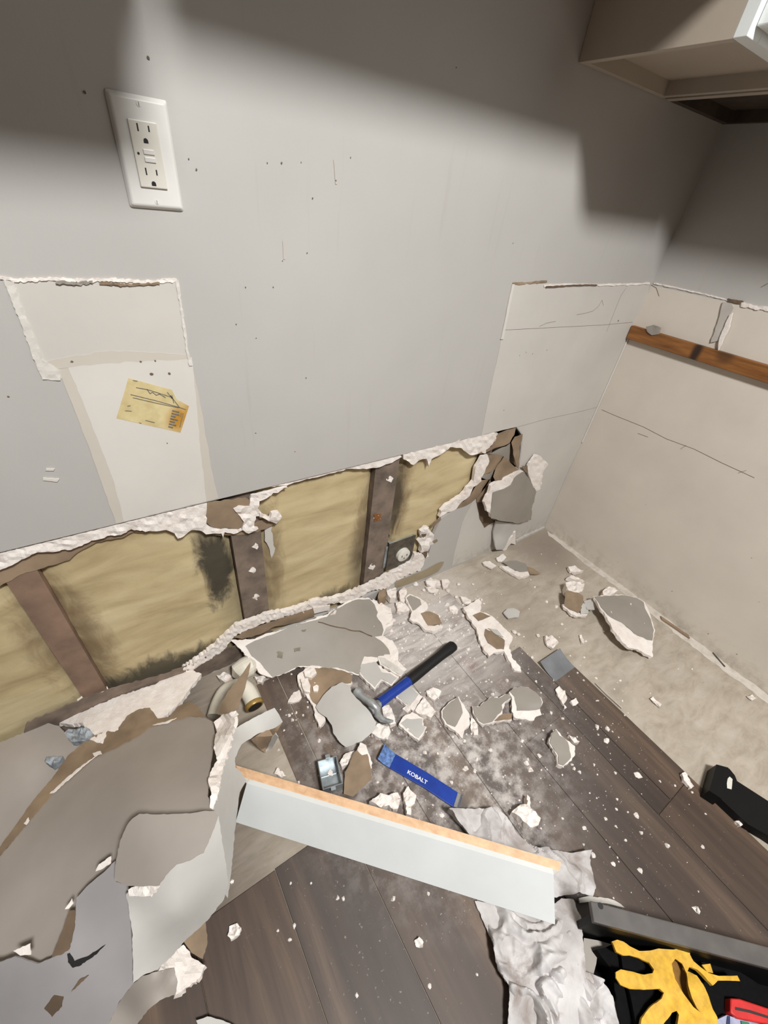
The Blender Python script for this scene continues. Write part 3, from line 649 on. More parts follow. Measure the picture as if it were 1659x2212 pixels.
# ------------------------------------------------------------------ electrical box in the opening
def ebox():
    x0, x1, z0, z1 = -.898, -.797, .140, .252
    r0 = empty('electrical_box', ((x0 + x1) / 2, .05, z0), 'metal electrical box with round socket inside the wall opening', 'electrical box')
    g = join(box((x0, .012, z0), (x0 + .002, .07, z1)), box((x1 - .002, .012, z0), (x1, .07, z1)), box((x0, .012, z0), (x1, .07, z0 + .002)), box((x0, .012, z1 - .002), (x1, .07, z1)), box((x0, .068, z0), (x1, .07, z1)))
    mk('box', *g, 'galv', r0)
    mbox('cover_plate', (x0 - .004, .006, z0 - .004), (x1 + .004, .010, z1 + .004), 'darkplate', r0, .001)
    mbox('mounting_tab', (x0 - .014, .010, z0 + .01), (x0 - .004, .013, z1 - .006), 'galv', r0, .0008)
    cx, cz = (x0 + x1) / 2 + .006, (z0 + z1) / 2 - .004
    s = mk('socket', *tube([(cx, .006, cz), (cx, -.006, cz), (cx, -.008, cz)], [.026, .025, .022], 24), 'plate2', r0, True)
    for dx, dz, a in ((-.010, .002, .004), (.010, .002, .004), (0, -.010, .003)):
        mbox('slot', (cx + dx - .0013, -.0088, cz + dz - a), (cx + dx + .0013, -.004, cz + dz + a), 'slot', s)
    mk('cable', *tube([(x0 - .06, .03, .40), (x0 - .03, .03, .32), (x0 + .01, .03, .27), (x0 + .03, .04, z1)], .005, 8), 'blackpl', r0)
ebox()

# ------------------------------------------------------------------ drywall debris
def shard(name, label, z, core=None, paint=None, brown=None, cat='drywall piece', group=None, thick=.011, pm='paint', bump=.003, grid=12, ax=2, extra=(), fine=5):
    """core / paint / brown: pixel outlines of gypsum, painted paper and brown paper"""
    allp = (core or []) + (paint or []) + (brown or [])
    A = np.array([unp(x, y, ax, field(z)(x, y)) for x, y in allp]); c = A.mean(0)
    parts = []
    base = (c[0], c[1], max(0.0, A[:, 2].min() - thick)) if ax == 2 else (c[0], c[1], A[:, 2].min())
    r0 = empty(name, base, label, cat, group)
    if core: flake('gypsum_core', core, z, 'gyps', r0, thick, ax, grid=grid * .7, step=fine, amp=1.3, bump=fb(bump, 70, c[0] * 9), rough=.002, smooth=False)
    if paint: flake('painted_face', paint, z, pm, r0, .0012 if core else thick * .4, ax, grid=grid, step=fine + 2, amp=1.0, lift=.0022 if core else 0.0)
    if brown: flake('paper_backing', brown, z, 'brown', r0, .0010, ax, grid=grid, step=fine + 2, amp=1.0, lift=.0030 if core else 0.0)
    for nm, poly, mat, lf in extra: flake(nm, poly, z, mat, r0, .0012, ax, grid=grid, step=fine, amp=.9, lift=lf)
    return r0
R1 = lambda q: X('R1', q)
R2 = lambda q: X('R2', q)
R3 = lambda q: X('R3', q)
R4 = lambda q: X('R4', q)
D3 = lambda q: X('D3', q)
D4 = lambda q: X('D4', q)
R7 = lambda q: X('R7', q)
# large slab leaning at the foot of the wall
slab_ = shard('drywall_slab', 'large cracked grey drywall slab leaning at foot of wall behind the hammer', [(500, 1380, .112), (560, 1362, .108), (640, 1340, .10), (700, 1312, .10), (760, 1296, .07), (820, 1292, .040), (850, 1420, .022), (830, 1380, .025), (770, 1450, .02), (640, 1440, .028), (585, 1460, .03), (550, 1430, .06)],
      core=R2([(205, 515), (400, 505), (480, 465), (560, 450), (860, 350), (980, 300), (1100, 220), (1180, 190), (1290, 185), (1400, 255), (1465, 310), (1475, 390), (1420, 420), (1400, 480), (1480, 530), (1515, 600), (1515, 680), (1440, 665), (1230, 700), (1210, 788), (1130, 768), (980, 742), (740, 722), (640, 772), (530, 808), (440, 778), (380, 690), (300, 600)]),
      paint=R2([(325, 560), (400, 518), (470, 492), (560, 462), (650, 418), (740, 388), (860, 362), (960, 335), (1000, 290), (1100, 238), (1180, 202), (1290, 198), (1330, 240), (1355, 300), (1345, 330), (1390, 400), (1400, 440), (1388, 480), (1330, 490), (1400, 540), (1440, 590), (1452, 640), (1360, 650), (1250, 642), (1232, 690), (1210, 782), (1130, 758), (1040, 728), (980, 735), (870, 713), (740, 717), (640, 767), (535, 803), (510, 775), (440, 690), (375, 640)]))
zs = [(700, 1345, .089), (780, 1365, .058), (845, 1375, .026), (820, 1292, .040), (700, 1312, .10), (770, 1450, .02), (640, 1440, .028)]
ck = R2([(890, 375), (925, 382), (960, 395), (1020, 412), (1060, 420), (1100, 425), (1150, 443), (1215, 448), (1280, 478), (1310, 488)])
flake('crack', [(x, y - 1.0) for x, y in ck] + [(x, y + 1.2) for x, y in ck[::-1]], [(500, 1380, .112), (560, 1362, .108), (640, 1340, .10), (700, 1312, .10), (760, 1296, .07), (820, 1292, .040), (850, 1420, .022), (830, 1380, .025), (770, 1450, .02), (640, 1440, .028), (585, 1460, .03), (550, 1430, .06)], 'dkbrown', slab_, .0006, 2, grid=20, step=6, amp=.5, lift=.0034)
for q in ([(575, 600), (620, 610), (610, 660), (570, 650)], [(700, 580), (755, 570), (750, 600), (705, 610)], [(760, 435), (800, 430), (790, 450), (765, 452)], [(560, 610), (600, 600), (590, 625)]):
    flake('stain', R2(q), [(500, 1380, .112), (560, 1362, .108), (640, 1340, .10), (700, 1312, .10), (760, 1296, .07), (820, 1292, .040), (850, 1420, .022), (830, 1380, .025), (770, 1450, .02), (640, 1440, .028), (585, 1460, .03), (550, 1430, .06)], 'slabstain', slab_, .0006, 2, grid=10, step=5, amp=1.5, lift=.0026)
shard('drywall_chunk', 'brown paper side up drywall chunk with ragged white left edge below the large slab', .022,
      core=R2([(730, 790), (790, 735), (870, 715), (1000, 740), (1160, 780), (1150, 860), (1000, 900), (900, 1040), (950, 1140), (905, 1195), (870, 1120), (855, 1040), (800, 950), (740, 870)]),
      brown=R2([(800, 790), (880, 722), (1000, 738), (1100, 762), (1158, 792), (1148, 852), (1000, 890), (930, 960), (890, 1030), (850, 1000), (810, 920), (790, 850)]))
shard('drywall_flake', 'pale grey rounded drywall flake propped under the hammer head', [(690, 1520, .03), (740, 1475, .055), (810, 1560, .05), (745, 1612, .03), (770, 1540, .062)],
      core=R2([(1085, 850), (1130, 855), (1145, 890), (1110, 900)]),
      paint=R2([(875, 1040), (890, 1010), (940, 940), (1000, 880), (1080, 845), (1140, 870), (1150, 920), (1190, 970), (1240, 1020), (1290, 1070), (1320, 1120), (1345, 1160), (1320, 1230), (1240, 1300), (1110, 1350), (1060, 1310), (1010, 1240), (1000, 1180), (960, 1120), (900, 1080)]), pm='paint_cool')
shard('drywall_piece', 'pale grey torn drywall piece under the blue part of hammer handle', .020, core=D3([(635, 990), (695, 915), (705, 855), (765, 875), (930, 1005), (1085, 1085), (1010, 1180), (900, 1120), (830, 1215), (740, 1140), (675, 1065)]),
      paint=D3([(650, 990), (705, 925), (720, 880), (850, 945), (900, 1040), (990, 1050), (1060, 1100), (1000, 1165), (900, 1105), (830, 1195), (745, 1125), (690, 1060)]), pm='paint_cool')
shard('drywall_piece', 'cream strip of drywall lying beside the hammer handle', .026, core=D3([(860, 870), (900, 840), (990, 848), (1085, 930), (1165, 1010), (1100, 1078), (980, 1008), (885, 955)]), paint=D3([(875, 880), (930, 885), (1010, 940), (1140, 1030), (1100, 1065), (980, 995), (895, 945)]), pm='joint')
shard('drywall_piece', 'pale square drywall piece just past the hammer head', .018, core=D3([(1150, 1190), (1200, 1178), (1335, 1290), (1235, 1445), (1150, 1375), (1050, 1300)]), paint=D3([(1150, 1200), (1200, 1190), (1290, 1270), (1200, 1390), (1140, 1360), (1065, 1295)]), pm='paint_cool')
def lump(poly, z, label, h=.008, cat='plaster chunk', group=None, mat='gyps', name='plaster_chunk'):
    o = flake(name, poly, z, mat, None, max(.004, z - .005), 2, grid=5, step=5, amp=1.2, bump=fb(h, 75, poly[0][0] * .37), rough=.002, smooth=False)
    return tag(o, label, cat, group)
lump(D3([(1370, 1230), (1440, 1200), (1530, 1235), (1500, 1290), (1460, 1330), (1380, 1280)]), .016, 'white oblong plaster chunk right of the hammer')
lump(D3([(1345, 1290), (1400, 1370), (1475, 1450), (1420, 1510), (1330, 1485), (1250, 1440), (1300, 1370)]), .020, 'white triangular plaster chunk below the hammer claw')
shard('drywall_piece', 'pale square drywall piece with white rim below the hammer head', .020, core=R3([(365, 1170), (400, 1110), (470, 1075), (560, 1125), (560, 1180), (585, 1190), (565, 1240), (522, 1300), (440, 1240), (380, 1190)]), paint=R3([(385, 1165), (430, 1130), (550, 1130), (548, 1180), (572, 1195), (555, 1235), (518, 1280), (440, 1225)]), pm='paint_cool')
lump(R3([(235, 1030), (290, 1015), (320, 1070), (345, 1160), (300, 1175), (250, 1130)]), .022, 'white plaster chunk wedged against the hammer head')
lump(R3([(155, 1240), (200, 1165), (290, 1185), (302, 1230), (280, 1290), (190, 1265)]), .020, 'white plaster chunk at the upper end of pry bar')
lump(R3([(395, 1040), (440, 1010), (465, 1050), (430, 1080)]), .018, 'small round plaster lump below the hammer handle')
shard('drywall_chunk', 'grey drywall chunk with broad white right edge in middle of floor', .020,
      core=D4([(455, 760), (500, 710), (560, 650), (600, 630), (628, 600), (645, 620), (700, 700), (750, 790), (757, 900), (700, 960), (680, 1050), (600, 965), (545, 935), (495, 900), (460, 830)]),
      paint=D4([(470, 760), (500, 722), (560, 662), (600, 642), (625, 606), (660, 690), (680, 780), (640, 860), (600, 930), (520, 900), (472, 830)]))
lump(D4([(770, 830), (800, 850), (840, 900), (845, 1010), (800, 1015), (765, 930)]), .014, 'narrow white plaster sliver between two grey drywall chunks')
shard('drywall_chunk', 'flat grey drywall chunk with brown lower corner left of thick chunk', .020,
      core=D4([(780, 710), (860, 715), (900, 665), (970, 615), (1060, 622), (1120, 588), (1180, 572), (1218, 600), (1125, 675), (1100, 750), (1100, 790), (1202, 788), (1198, 860), (1010, 880), (900, 908), (848, 872), (796, 790)]),
      paint=D4([(790, 715), (860, 722), (905, 672), (975, 622), (1060, 628), (1120, 594), (1180, 578), (1210, 600), (1120, 668), (1090, 700), (1098, 750), (1030, 830), (990, 878), (900, 900), (852, 868), (804, 790)]), brown=D4([(1110, 792), (1198, 792), (1192, 852), (1015, 870), (1060, 822)]))
shard('drywall_chunk', 'thick grey drywall chunk with white broken front edge on the planks', [(1100, 1490, .028), (1165, 1510, .03), (1110, 1540, .022), (1160, 1555, .010)],
      core=D4([(1170, 560), (1220, 515), (1300, 500), (1375, 512), (1445, 560), (1505, 620), (1525, 670), (1495, 730), (1512, 800), (1440, 835), (1430, 862), (1330, 848), (1230, 832), (1195, 760), (1200, 640)]),
      paint=D4([(1180, 560), (1220, 522), (1300, 507), (1370, 517), (1440, 562), (1498, 622), (1516, 670), (1488, 738), (1380, 758), (1250, 760), (1240, 690), (1222, 612)]))
shard('drywall_piece', 'upright grey drywall scrap alone on the dark planks at right', [(1190, 1580, .03), (1210, 1650, .015), (1235, 1610, .02)],
      core=R4([(370, 1245), (422, 1280), (422, 1330), (400, 1375), (345, 1412), (310, 1402), (305, 1340), (255, 1262), (270, 1200), (300, 1172), (350, 1225)]),
      paint=R4([(258, 1260), (272, 1202), (300, 1178), (320, 1215), (350, 1228), (375, 1260), (385, 1310), (395, 1355), (345, 1408), (312, 1398), (312, 1340), (290, 1310)]))
lump(R4([(380, 1212), (410, 1215), (452, 1250), (440, 1268), (405, 1250)]), .014, 'white plaster bit beside the upright grey scrap')
shard('drywall_piece', 'brown and white curled drywall strip at edge of the planks', [(1010, 1300, .03), (1060, 1380, .022), (1100, 1390, .024), (1120, 1445, .012)],
      core=R3([(868, 260), (930, 225), (990, 195), (1012, 220), (1000, 290), (1080, 320), (1150, 380), (1255, 490), (1240, 535), (1225, 560), (1245, 650), (1312, 720), (1322, 757), (1268, 752), (1228, 680), (1185, 600), (1110, 610), (1070, 642), (1028, 592), (990, 510), (968, 420), (918, 350)]),
      brown=R3([(1040, 430), (1100, 455), (1190, 520), (1183, 590), (1130, 588), (1060, 540), (1032, 480)]), extra=[('paper_backing', R3([(940, 325), (1000, 300), (1080, 330), (1040, 348), (985, 368)]), 'brown', .003), ('painted_face', R3([(1058, 428), (1130, 440), (1182, 500), (1130, 482)]), 'paint_cool', .005)])
shard('drywall_piece', 'pale blue grey oval drywall flake on bare subfloor', .012, paint=R3([(1180, 300), (1210, 270), (1260, 265), (1310, 290), (1300, 335), (1220, 345)]), pm='paint_cool')
# cluster by the right wall
shard('drywall_slab', 'long grey drywall slab with white lower edge raised off subfloor by right wall', [(1285, 1290, .05), (1390, 1300, .04), (1410, 1380, .035), (1310, 1340, .06), (1400, 1420, .02), (1340, 1370, .055)],
      core=R4([(540, 320), (640, 312), (720, 310), (800, 325), (865, 355), (890, 400), (915, 470), (934, 540), (922, 610), (918, 712), (880, 695), (830, 662), (770, 652), (710, 592), (660, 530), (625, 450), (575, 390)]),
      paint=R4([(545, 325), (640, 320), (720, 315), (800, 330), (860, 360), (868, 400), (905, 470), (925, 540), (915, 605), (880, 600), (800, 560), (720, 490), (640, 450), (585, 390)]))
shard('drywall_piece', 'brown curled drywall scrap with white hem left of long slab by right wall', [(1240, 1290, .055), (1225, 1320, .02), (1265, 1325, .02)],
      core=R4([(345, 385), (352, 370), (400, 410), (445, 425), (505, 425), (500, 442), (440, 450), (395, 432)]), brown=R4([(362, 285), (440, 300), (472, 322), (470, 400), (440, 430), (400, 410), (352, 380)]), extra=[('painted_face', R4([(455, 385), (470, 362), (500, 385), (504, 435), (455, 438)]), 'paint_cool', .004)])
lump(R4([(360, 235), (420, 220), (482, 240), (470, 285), (425, 308), (370, 272)]), .045, 'white plaster chunk with pitted centre atop the brown scrap')
lump(R4([(378, 132), (420, 123), (475, 160), (435, 168), (390, 155)]), .020, 'white plaster chunk highest of cluster by right wall')
lump(R4([(370, 200), (412, 183), (485, 222), (425, 218)]), .022, 'thin white plaster wedge just above pitted chunk')
lump(R4([(600, 285), (640, 258), (705, 285), (640, 318), (600, 312)]), .030, 'white plaster lump at upper edge of long grey slab')
shard('drywall_piece', 'small pale flake between brown scrap and long grey slab', .03, paint=R4([(478, 352), (532, 338), (548, 405), (500, 402)]), pm='paint_cool')
# scraps at the foot of the corner
shard('drywall_piece', 'flat grey drywall flake with white wavy edge on subfloor below corner', .014,
      core=W4([(665, 1890), (760, 1895), (840, 1950), (1000, 1960), (1018, 2002), (900, 2030), (820, 1995), (730, 1945)]), paint=W4([(690, 1850), (860, 1830), (970, 1870), (1010, 1960), (900, 1970), (820, 1940), (750, 1890)]), brown=W4([(985, 1910), (1060, 1930), (1145, 1996), (1020, 2002)]), grid=9)
lump(W4([(455, 1850), (540, 1838), (625, 1890), (575, 1922), (500, 1892)]), .014, 'white plaster chunk under the hanging flap', .004)
lump(W4([(620, 1800), (700, 1750), (740, 1790), (690, 1840), (640, 1830)]), .012, 'grey white plaster bit at wall base below hanging flap', .004)
# hanging flap on the wall beside the opening
def flap():
    z = [(1060, 1060, -.028), (1110, 1020, -.022), (1155, 1060, -.012), (1150, 1120, -.014), (1058, 1118, -.045), (1100, 1090, -.035), (1200, 1000, -.004), (1160, 990, -.010)]
    c = unp(1105, 1120, 1, 0)
    r0 = empty('drywall_flap', (c[0], 0, c[2]), 'grey broken drywall flap hanging off the wall right of opening', 'drywall piece')
    k = dict(ax=1, step=5)
    flake('gypsum_core', W4([(555, 935), (620, 895), (700, 878), (790, 800), (828, 738), (895, 768), (940, 760), (1010, 850), (1090, 990), (1060, 1100), (1030, 1330), (870, 1372), (700, 1350), (555, 1315), (540, 1255), (508, 1242), (478, 1130), (500, 1080), (540, 1000)]), z, 'gyps', r0, .010, grid=8, amp=1.3, bump=fb(.003, 80), smooth=False, **k)
    flake('painted_face', W4([(578, 1012), (700, 972), (790, 922), (830, 842), (890, 790), (940, 765), (1010, 850), (1092, 990), (1070, 1100), (1042, 1190), (1032, 1342), (870, 1382), (700, 1357), (550, 1322), (548, 1230), (562, 1130)]), z, 'paint', r0, .001, grid=12, amp=.8, lift=.0025, **k)
    flake('gypsum_core', W4([(1000, 700), (1050, 620), (1090, 568), (1160, 590), (1242, 682), (1182, 772), (1150, 975), (1092, 1002), (1030, 870), (1000, 780)]), -.016, 'gyps', r0, .008, grid=7, amp=1.2, bump=fb(.003, 80), smooth=False, **k)
    flake('paper_backing', W4([(925, 700), (1000, 705), (1032, 800), (1000, 800), (960, 760)]), -.012, 'brown', r0, .001, grid=8, amp=.5, **k)
flap()
def flap2():
    z = [(1068, 1150, -.012), (1075, 1185, -.03), (1110, 1150, -.02)]
    c = unp(1090, 1180, 1, 0)
    r0 = empty('drywall_flap', (c[0], 0, c[2]), 'small pale drywall strip below the hanging grey flap', 'drywall piece')
    flake('painted_face', W4([(620, 1360), (870, 1392), (835, 1520), (742, 1640), (700, 1700), (620, 1702), (590, 1560), (585, 1490)]), z, 'paint_cool', r0, .006, 1, grid=10, step=8, amp=.8)
    flake('gypsum_core', W4([(832, 1500), (852, 1480), (852, 1640), (800, 1625), (760, 1660), (735, 1720), (700, 1710), (745, 1640)]), -.026, 'gyps', r0, .006, 1, grid=7, step=5, amp=1.0, smooth=False)
flap2()
# crumbled rubble at the foot of the opening
D7 = lambda q: X('D7', q)
shard('drywall_chunk', 'rolled grey and white drywall chunk in the rubble below electrical box', [(880, 1290, .04), (900, 1320, .03), (930, 1350, .02), (950, 1335, .025)],
      core=D7([(660, 1180), (720, 1130), (800, 1160), (900, 1200), (990, 1280), (1000, 1330), (940, 1400), (900, 1420), (960, 1540), (1020, 1600), (1220, 1600), (1215, 1640), (1080, 1690), (960, 1660), (850, 1560), (720, 1500), (760, 1400), (700, 1260)]),
      paint=D7([(680, 1190), (730, 1150), (800, 1175), (880, 1215), (900, 1290), (800, 1370), (770, 1380), (710, 1260)]), brown=D7([(890, 1420), (1010, 1390), (1150, 1450), (1210, 1580), (1000, 1605), (930, 1500)]))
for q, z, l in (([(380, 1050), (500, 960), (530, 1080), (520, 1180), (440, 1180), (390, 1120)], .035, 'white rounded plaster chunk at wall base left of rubble'),
                ([(520, 1250), (600, 1230), (690, 1270), (740, 1360), (650, 1400), (540, 1380)], .022, 'white plaster chunk in rubble left of rolled chunk'),
                ([(560, 1100), (640, 1020), (690, 1080), (660, 1180), (640, 1260), (590, 1230)], .03, 'tilted white plaster chunk in rubble near the wall'),
                ([(960, 930), (1040, 880), (1120, 900), (1180, 940), (1180, 1000), (1090, 1010), (1020, 990), (980, 980)], .018, 'white plaster chunk with brown hollow at wall base'),
                ([(1200, 920), (1290, 900), (1330, 950), (1290, 1030), (1230, 1040)], .014, 'small white plaster chunk with brown hole at wall base'),
                ([(960, 1020), (1060, 1010), (1160, 1060), (1140, 1110), (1040, 1100)], .012, 'flat white plaster chip in rubble beside wall'),
                ([(1310, 1310), (1390, 1300), (1460, 1350), (1440, 1420), (1370, 1430), (1320, 1370)], .012, 'white plaster chip right of the rubble'),
                ([(1480, 1170), (1560, 1160), (1640, 1220), (1640, 1280), (1540, 1270)], .012, 'white plaster chip farthest right of rubble'),
                ([(280, 1060), (380, 1040), (380, 1140), (270, 1230), (250, 1160)], .05, 'brown papered chip wedged at wall base by large slab')):
    lump(D7(q), z, l, .006, mat='brown' if 'brown papered' in l else 'gyps')
lump(D3([(800, 260), (880, 300), (1000, 360), (1010, 440), (1005, 520), (920, 560), (880, 470), (850, 380)]), .028, 'crumbled white plaster along right edge of large slab', .006)
for x, y, s in ((1132, 977, 8), (1270, 942, 5)): pass
lump(X('R2', [(970, 300), (1000, 278), (1035, 285), (1025, 310), (985, 322)]), .085, 'small white plaster block on upper edge of large slab', .003)
lump(X('R2', [(875, 335), (960, 318), (970, 335), (890, 352)]), .082, 'thin white plaster splinter on upper edge of large slab', .002)
lump(X('R2', [(780, 760), (860, 725), (880, 770), (840, 810), (790, 795)]), .036, 'pale plaster lump between large slab and brown chunk', .004)
lump(X('R2', [(755, 815), (810, 810), (832, 870), (830, 920), (785, 915), (765, 870)]), .034, 'white plaster block on left of the brown chunk', .004)
lump(X('R2', [(850, 880), (880, 862), (895, 870), (888, 915), (855, 912)]), .032, 'small white plaster block on middle of brown chunk', .003)
lump(X('R2', [(655, 1000), (700, 920), (745, 900), (765, 960), (740, 985), (700, 1000)]), .012, 'white triangular plaster chip left of the brown chunk', .003)
# brown-faced piece and lumps by the pry bar
shard('drywall_piece', 'brown drywall piece with white upper rim between steel box and pry bar', [(780, 1640, .04), (760, 1715, .012), (800, 1690, .02)],
      core=X('R5', [(1040, 165), (1075, 85), (1120, 110), (1140, 170), (1170, 245), (1160, 300), (1130, 230), (1090, 200), (1040, 190)]), brown=X('R5', [(1030, 165), (1050, 150), (1090, 190), (1130, 180), (1160, 300), (1160, 380), (1090, 440), (1020, 510), (945, 490), (950, 400), (955, 320), (990, 260)]))
lump(X('R5', [(915, 240), (945, 185), (1030, 152), (1025, 200), (975, 260), (930, 275)]), .022, 'white plaster chunk between steel box and brown piece')
lump(X('R5', [(1145, 550), (1230, 480), (1300, 495), (1370, 475), (1390, 530), (1370, 600), (1330, 610), (1300, 570), (1240, 590), (1180, 560)]), .030, 'bumpy white plaster lump behind the wooden board edge', .010)
lump(X('R5', [(1410, 480), (1450, 425), (1480, 470), (1512, 500), (1500, 560), (1475, 580), (1470, 650), (1435, 645), (1430, 570)]), .026, 'upright white plaster lump left of pry bar tip', .008)
lump(X('R7', [(345, 80), (390, 40), (425, 40), (425, -10), (440, 5), (445, 60), (495, 110), (480, 150), (440, 158), (400, 120)]), .030, 'white plaster lump with a spike on the rags', .008)
lump(X('R5', [(400, 320), (440, 280), (500, 350), (460, 350)]), .012, 'small white plaster chip left of steel box')
lump(R4([(295, 920), (320, 895), (355, 930), (370, 980), (350, 1010), (372, 1030), (360, 1040), (330, 990)]), .012, 'ragged white plaster strip under the curled plank end')
lump(R4([(395, 990), (425, 975), (448, 1000), (410, 1015)]), .012, 'white plaster bit right of ragged strip below plank end')
lump(R4([(232, 575), (270, 572), (322, 615), (295, 640), (280, 655), (240, 625)]), .016, 'white plaster chip above the curled plank end')
lump(R4([(1105, 1455), (1130, 1445), (1160, 1490), (1190, 1535), (1165, 1555), (1120, 1500)]), .016, 'white plaster chunk at plank edge near the black tool')
lump(X('R8', [(1410, 625), (1480, 600), (1500, 630), (1440, 672)]), .014, 'white plaster bit at plank edge below the black tool')
lump(R4([(905, 975), (925, 962), (980, 1010), (965, 1030)]), .010, 'white plaster chip alone on the bare subfloor')
lump(R4([(1530, 960), (1560, 950), (1585, 975), (1560, 985)]), .010, 'white plaster chip on subfloor close to right wall')
lump(R4([(450, 570), (465, 565), (482, 610), (470, 630)]), .008, 'thin white plaster sliver above long slab on subfloor')
lump(X('I', [(495, 2000), (512, 1994), (522, 2005), (516, 2020), (500, 2030), (492, 2022)]), .014, 'pinkish plaster chip on planks left of bottom centre')
lump(X('I', [(896, 2030), (905, 2024), (915, 2035), (912, 2048), (900, 2045)]), .012, 'white plaster chip on planks below the white board')
shard('drywall_piece', 'pale drywall sliver at bottom edge of the picture', .02, paint=R1([(1230, 2190), (1300, 2165), (1400, 2190), (1500, 2240), (1250, 2240)]), pm='paint_cool')
mk('wood_strip', *obox(unp(1425, 1333, 2, 0), unp(1485, 1374, 2, 0) - unp(1425, 1333, 2, 0), (-.011, -.010, 0), (0, 0, .008)), 'brown')
tag(bpy.data.objects['wood_strip'], 'short brown wooden strip at the base of right wall', 'wood strip')
tag(mk('nail', *tube([unp(1540, 1410, 2, .004), unp(1566, 1440, 2, .004)], .0022, 8), 'darkplate'), 'dark nail on subfloor close to right wall', 'nail')
tag(mk('wood_strip', *obox(unp(1115, 1172, 2, 0), unp(1176, 1142, 2, 0) - unp(1115, 1172, 2, 0), (0, .010, 0), (0, 0, .010)), 'bare'), 'thin pale strip along the wall base in the corner', 'wood strip')
tag(mk('splinter', *tube([unp(1287, 1476, 2, .006), unp(1312, 1500, 2, .010), unp(1344, 1530, 2, .006)], .0016, 6), 'bare'), 'thin pale splinter along the plank edge', 'splinter')

# ------------------------------------------------------------------ pile of large sheets at lower left
shard('gypsum_slab', 'long white gypsum slab lying along the wall base at left', [(130, 1565, .07), (300, 1500, .08), (430, 1455, .06), (200, 1580, .10), (340, 1550, .09)],
      core=X('L5', [(325, 1345), (400, 1300), (500, 1268), (680, 1190), (900, 1118), (1020, 1038), (1090, 1030), (1165, 1058), (1100, 1140), (1050, 1210), (960, 1300), (915, 1325), (860, 1400), (640, 1480), (520, 1440), (480, 1340), (400, 1350)]), bump=.0012, thick=.013)
lump(X('L5', [(445, 1205), (480, 1180), (560, 1150), (620, 1132), (645, 1165), (560, 1205), (450, 1228)]), .10, 'white plaster block above the long gypsum slab', .004)
shard('drywall_sheet', 'greige rippled drywall sheet at left edge below the insulation', [(0, 1604, .085), (100, 1562, .085), (165, 1605, .09), (200, 1600, .09), (150, 1700, .06), (60, 1700, .07), (0, 1800, .045), (40, 1640, .09), (90, 1650, .075)],
      paint=[(-120, 1660), (0, 1604), (50, 1583), (100, 1561), (127, 1568), (150, 1595), (165, 1612), (215, 1600), (200, 1660), (160, 1720), (100, 1790), (40, 1870), (0, 1920), (-120, 1990)], pm='paint_warm', grid=18)
lump(X('D5', [(680, 900), (720, 850), (800, 850), (860, 840), (940, 845), (990, 910), (930, 970), (840, 985), (750, 990)]), .105, 'crumpled bluish grey scrap on top of rippled sheet', .010, cat='paper scrap', mat='bluegrey', name='paper_scrap')
lump(X('D5', [(465, 1190), (490, 1150), (560, 1145), (660, 1145), (620, 1200), (540, 1240)]), .095, 'dark folded scrap on the rippled sheet at left', .008, cat='paper scrap', mat='bluegrey', name='paper_scrap')
zA = [(0, 1850, .13), (110, 1715, .12), (205, 1640, .12), (330, 1570, .12), (440, 1548, .14), (465, 1620, .21), (440, 1740, .27), (300, 1760, .24), (250, 1880, .21), (140, 2000, .17), (0, 2080, .15)]
shard('drywall_sheet', 'largest greige drywall sheet tilted in the lower left pile', zA,
      paint=R1([(-200, 1340), (0, 1160), (170, 960), (240, 850), (330, 770), (470, 650), (590, 545), (760, 465), (880, 400), (940, 350), (1060, 320), (1200, 280), (1270, 285), (1340, 320), (1350, 420), (1330, 520), (1310, 640), (1300, 780), (1360, 900), (1300, 1000), (1000, 1100), (800, 1200), (725, 1250), (690, 1290), (560, 1340), (480, 1420), (470, 1500), (400, 1640), (330, 1790), (240, 1840), (0, 1860), (-200, 1860)]), pm='paint_warm', grid=20,
      extra=[('paper_backing', R1([(-200, 1300), (-60, 1190), (80, 1000), (210, 815), (330, 675), (430, 530), (570, 410), (640, 388), (740, 368), (800, 280), (880, 238), (940, 230), (990, 300), (1060, 292), (1120, 222), (1190, 195), (1245, 222), (1285, 292), (1200, 284), (1060, 324), (940, 354), (880, 404), (760, 470), (590, 550), (330, 775), (170, 965), (0, 1165), (-200, 1345)]), 'brown', .002),
             ('gypsum_core', R1([(320, 775), (400, 700), (520, 600), (640, 520), (590, 552), (480, 650), (345, 770)]), 'gyps', .005), ('gypsum_core', R1([(590, 530), (640, 515), (650, 535), (600, 548)]), 'gyps', .008), ('gypsum_core', R1([(960, 345), (1050, 322), (1110, 300), (1050, 335)]), 'gyps', .004), ('gypsum_core', R1([(160, 965), (190, 925), (195, 945), (175, 972)]), 'gyps', .006)])
zR = [(508, 1530, .24), (500, 1600, .25), (460, 1740, .28), (470, 1560, .19)]
shard('drywall_strip', 'upright white edged drywall strip with brown pointed tip at right of pile', zR,
      core=R1([(1480, 245), (1465, 340), (1450, 430), (1400, 600), (1370, 760), (1335, 868), (1315, 855), (1325, 760), (1305, 680), (1330, 610), (1365, 560), (1340, 480), (1345, 430), (1360, 380), (1340, 320), (1390, 275)]), thick=.008,
      brown=X('R2', [(120, 1090), (130, 1040), (190, 920), (260, 840), (365, 690), (355, 760), (330, 860), (300, 960), (265, 1058), (200, 1080)]))
zL4 = [(500, 1575, .16), (600, 1540, .15), (520, 1610, .17), (515, 1710, .12), (490, 1930, .05), (470, 1760, .22), (480, 1660, .22), (507, 1790, .10)]
